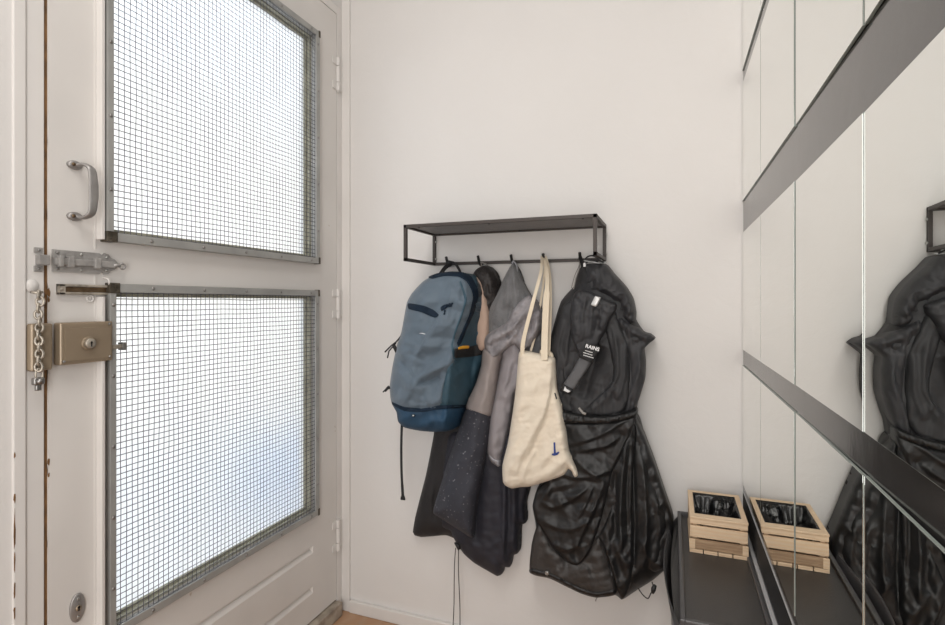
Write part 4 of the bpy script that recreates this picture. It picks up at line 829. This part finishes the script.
# bowed flap front
bm = BM(); n = 26; zt = CZT-.016
prof = [(1, zt), (.75, zt-.03), (.35, .38), (.05, .31), (0, .18), (0, .10)]
rings = []
for i in range(n+1):
    t = i/n; yy = CY1-.004-(CY1-.012-CY0)*t; b = .030*math.sin(math.pi*t)**.75
    ring = [bm.verts.new((CX0-.001-b*pz[0], yy, pz[1])) for pz in prof]
    inn = [bm.verts.new((CX0-.001-b*pz[0]+.0022, yy, pz[1])) for pz in prof]
    rings.append((ring, inn))
for i in range(n):
    a, ai = rings[i]; b, bi = rings[i+1]
    for k in range(len(prof)-1):
        bm.faces.new((a[k], b[k], b[k+1], a[k+1])); bm.faces.new((ai[k], ai[k+1], bi[k+1], bi[k]))
    bm.faces.new((a[0], ai[0], bi[0], b[0])); bm.faces.new((a[-1], b[-1], bi[-1], ai[-1]))
bmesh.ops.recalc_face_normals(bm, faces=bm.faces); obj('front_flap', bm, M['cab_rim'], root, True, label='outward bowed front flap')
bm = BM(); pts = []
for i in range(n+1):
    t = i/n; yy = CY1-.004-(CY1-.012-CY0)*t; b = .030*math.sin(math.pi*t)**.75; pts.append((CX0-.0085-b*.42 if b > .006 else CX0-.001, yy))
poly = [(CX0+.002, CY1-.004)]+[(max(-1, x_+.006), y_) for x_, y_ in pts]+[(CX0+.002, CY0+.05)]
vt = [bm.verts.new((x_, y_, zt-.012)) for x_, y_ in poly]; vb = [bm.verts.new((x_, y_, zt-.10)) for x_, y_ in poly]
bm.faces.new(vt); bm.faces.new(vb[::-1])
for i in range(len(poly)): bm.faces.new((vt[i], vb[i], vb[(i+1) % len(poly)], vt[(i+1) % len(poly)]))
bmesh.ops.recalc_face_normals(bm, faces=bm.faces); obj('flap_shelf', bm, M['cab'], root)

# ================================================================== WOODEN CRATE + LINER
KX0, KX1, KY0, KY1, KZ0, KZ1 = .037, .1530, 1.280, 1.458, CZT-.0085, .5455
root = thing('wooden_crate', 'small pale slatted wooden crate standing on the black cabinet', 'crate', ((KX0+KX1)/2, (KY0+KY1)/2, KZ0))
hts = [(KZ0+.0005, .5000), (.5040, .5295), (.5335, KZ1-.0005)]
t_ = .006
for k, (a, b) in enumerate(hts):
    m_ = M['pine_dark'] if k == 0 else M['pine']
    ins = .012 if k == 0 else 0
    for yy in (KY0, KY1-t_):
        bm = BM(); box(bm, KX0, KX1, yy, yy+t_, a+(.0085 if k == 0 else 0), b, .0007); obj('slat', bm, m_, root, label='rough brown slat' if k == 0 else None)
    for xx in (KX0, KX1-t_):
        bm = BM(); box(bm, xx, xx+t_, KY0+t_+.0003, KY1-t_-.0003, a, b, .0007); obj('slat', bm, M['pine'], root)
for xx in (KX0+t_, KX1-t_-.009):
    for yy in (KY0+t_, KY1-t_-.009):
        bm = BM(); box(bm, xx, xx+.009, yy, yy+.009, KZ0, KZ1-.002, .0007); obj('corner_post', bm, M['pine'], root)
for xx in (KX0-.0012, KX1-.0105):                      # light end cheeks on the front
    bm = BM(); box(bm, xx, xx+.0117, KY0-.0016, KY0-.0002, KZ0+.0085, .5000, .0005); obj('end_cheek', bm, M['pine'], root)
bx0 = [KX0-.001, KX0+.0285, KX0+.0580, KX0+.0875]; 
for x_ in bx0:
    bm = BM(); box(bm, x_, min(x_+.0275, KX1+.001), KY0-.0015, KY1, KZ0, KZ0+.0075, .0007); obj('base_board', bm, M['pine'], root)
bm = BM()                                              # mitred top rim
z0r, z1r = KZ1, KZ1+.004
for (a, b, c, d) in ((KX0-.001, KX1+.001, KY0-.0015, KY0+.022), (KX0-.001, KX1+.001, KY1-.012, KY1+.001), (KX0-.001, KX0+.010, KY0+.022, KY1-.012), (KX1-.010, KX1+.001, KY0+.022, KY1-.012)):
    box(bm, a, b, c, d, z0r, z1r, .0007)
obj('top_rim', bm, M['pine'], root)
# plastic liner
bm = BM(); nx, ny = 30, 36; ax, bx2, ay, by2 = KX0+.0105, KX1-.0105, KY0+.0225, KY1-.0125; g = []
for j in range(ny+1):
    row = []
    for i in range(nx+1):
        u, v = i/nx, j/ny; e = min(u, 1-u, v, 1-v)
        z = KZ1+.003-.040*min(1, e/.16)**.8 if e < .16 else KZ1-.037
        q = noise.noise(Vector((u*3.5, v*4, 2)))*.022+(.5-abs(noise.noise(Vector((u*6, v*4, 5)))))*.016
        z += q*min(1, e/.08)+(.5-abs(noise.noise(Vector((u*16, v*14, 9)))))*.007*min(1, e/.04)
        jx = .002*noise.noise(Vector((u*9, v*9, 14))) if e > 0 else 0
        row.append(bm.verts.new((ax+(bx2-ax)*u+jx, ay+(by2-ay)*v, z)))
    g.append(row)
for j in range(ny):
    for i in range(nx): bm.faces.new((g[j][i], g[j][i+1], g[j+1][i+1], g[j+1][i]))
lo = obj('plastic_liner', bm, M['liner'], None, True, 'crumpled black plastic liner inside the wooden crate', 'bin liner', origin=((KX0+KX1)/2, (KY0+KY1)/2, KZ0+.01))
sm = lo.modifiers.new('thickness', 'SOLIDIFY'); sm.thickness = .0006; sm.offset = -1
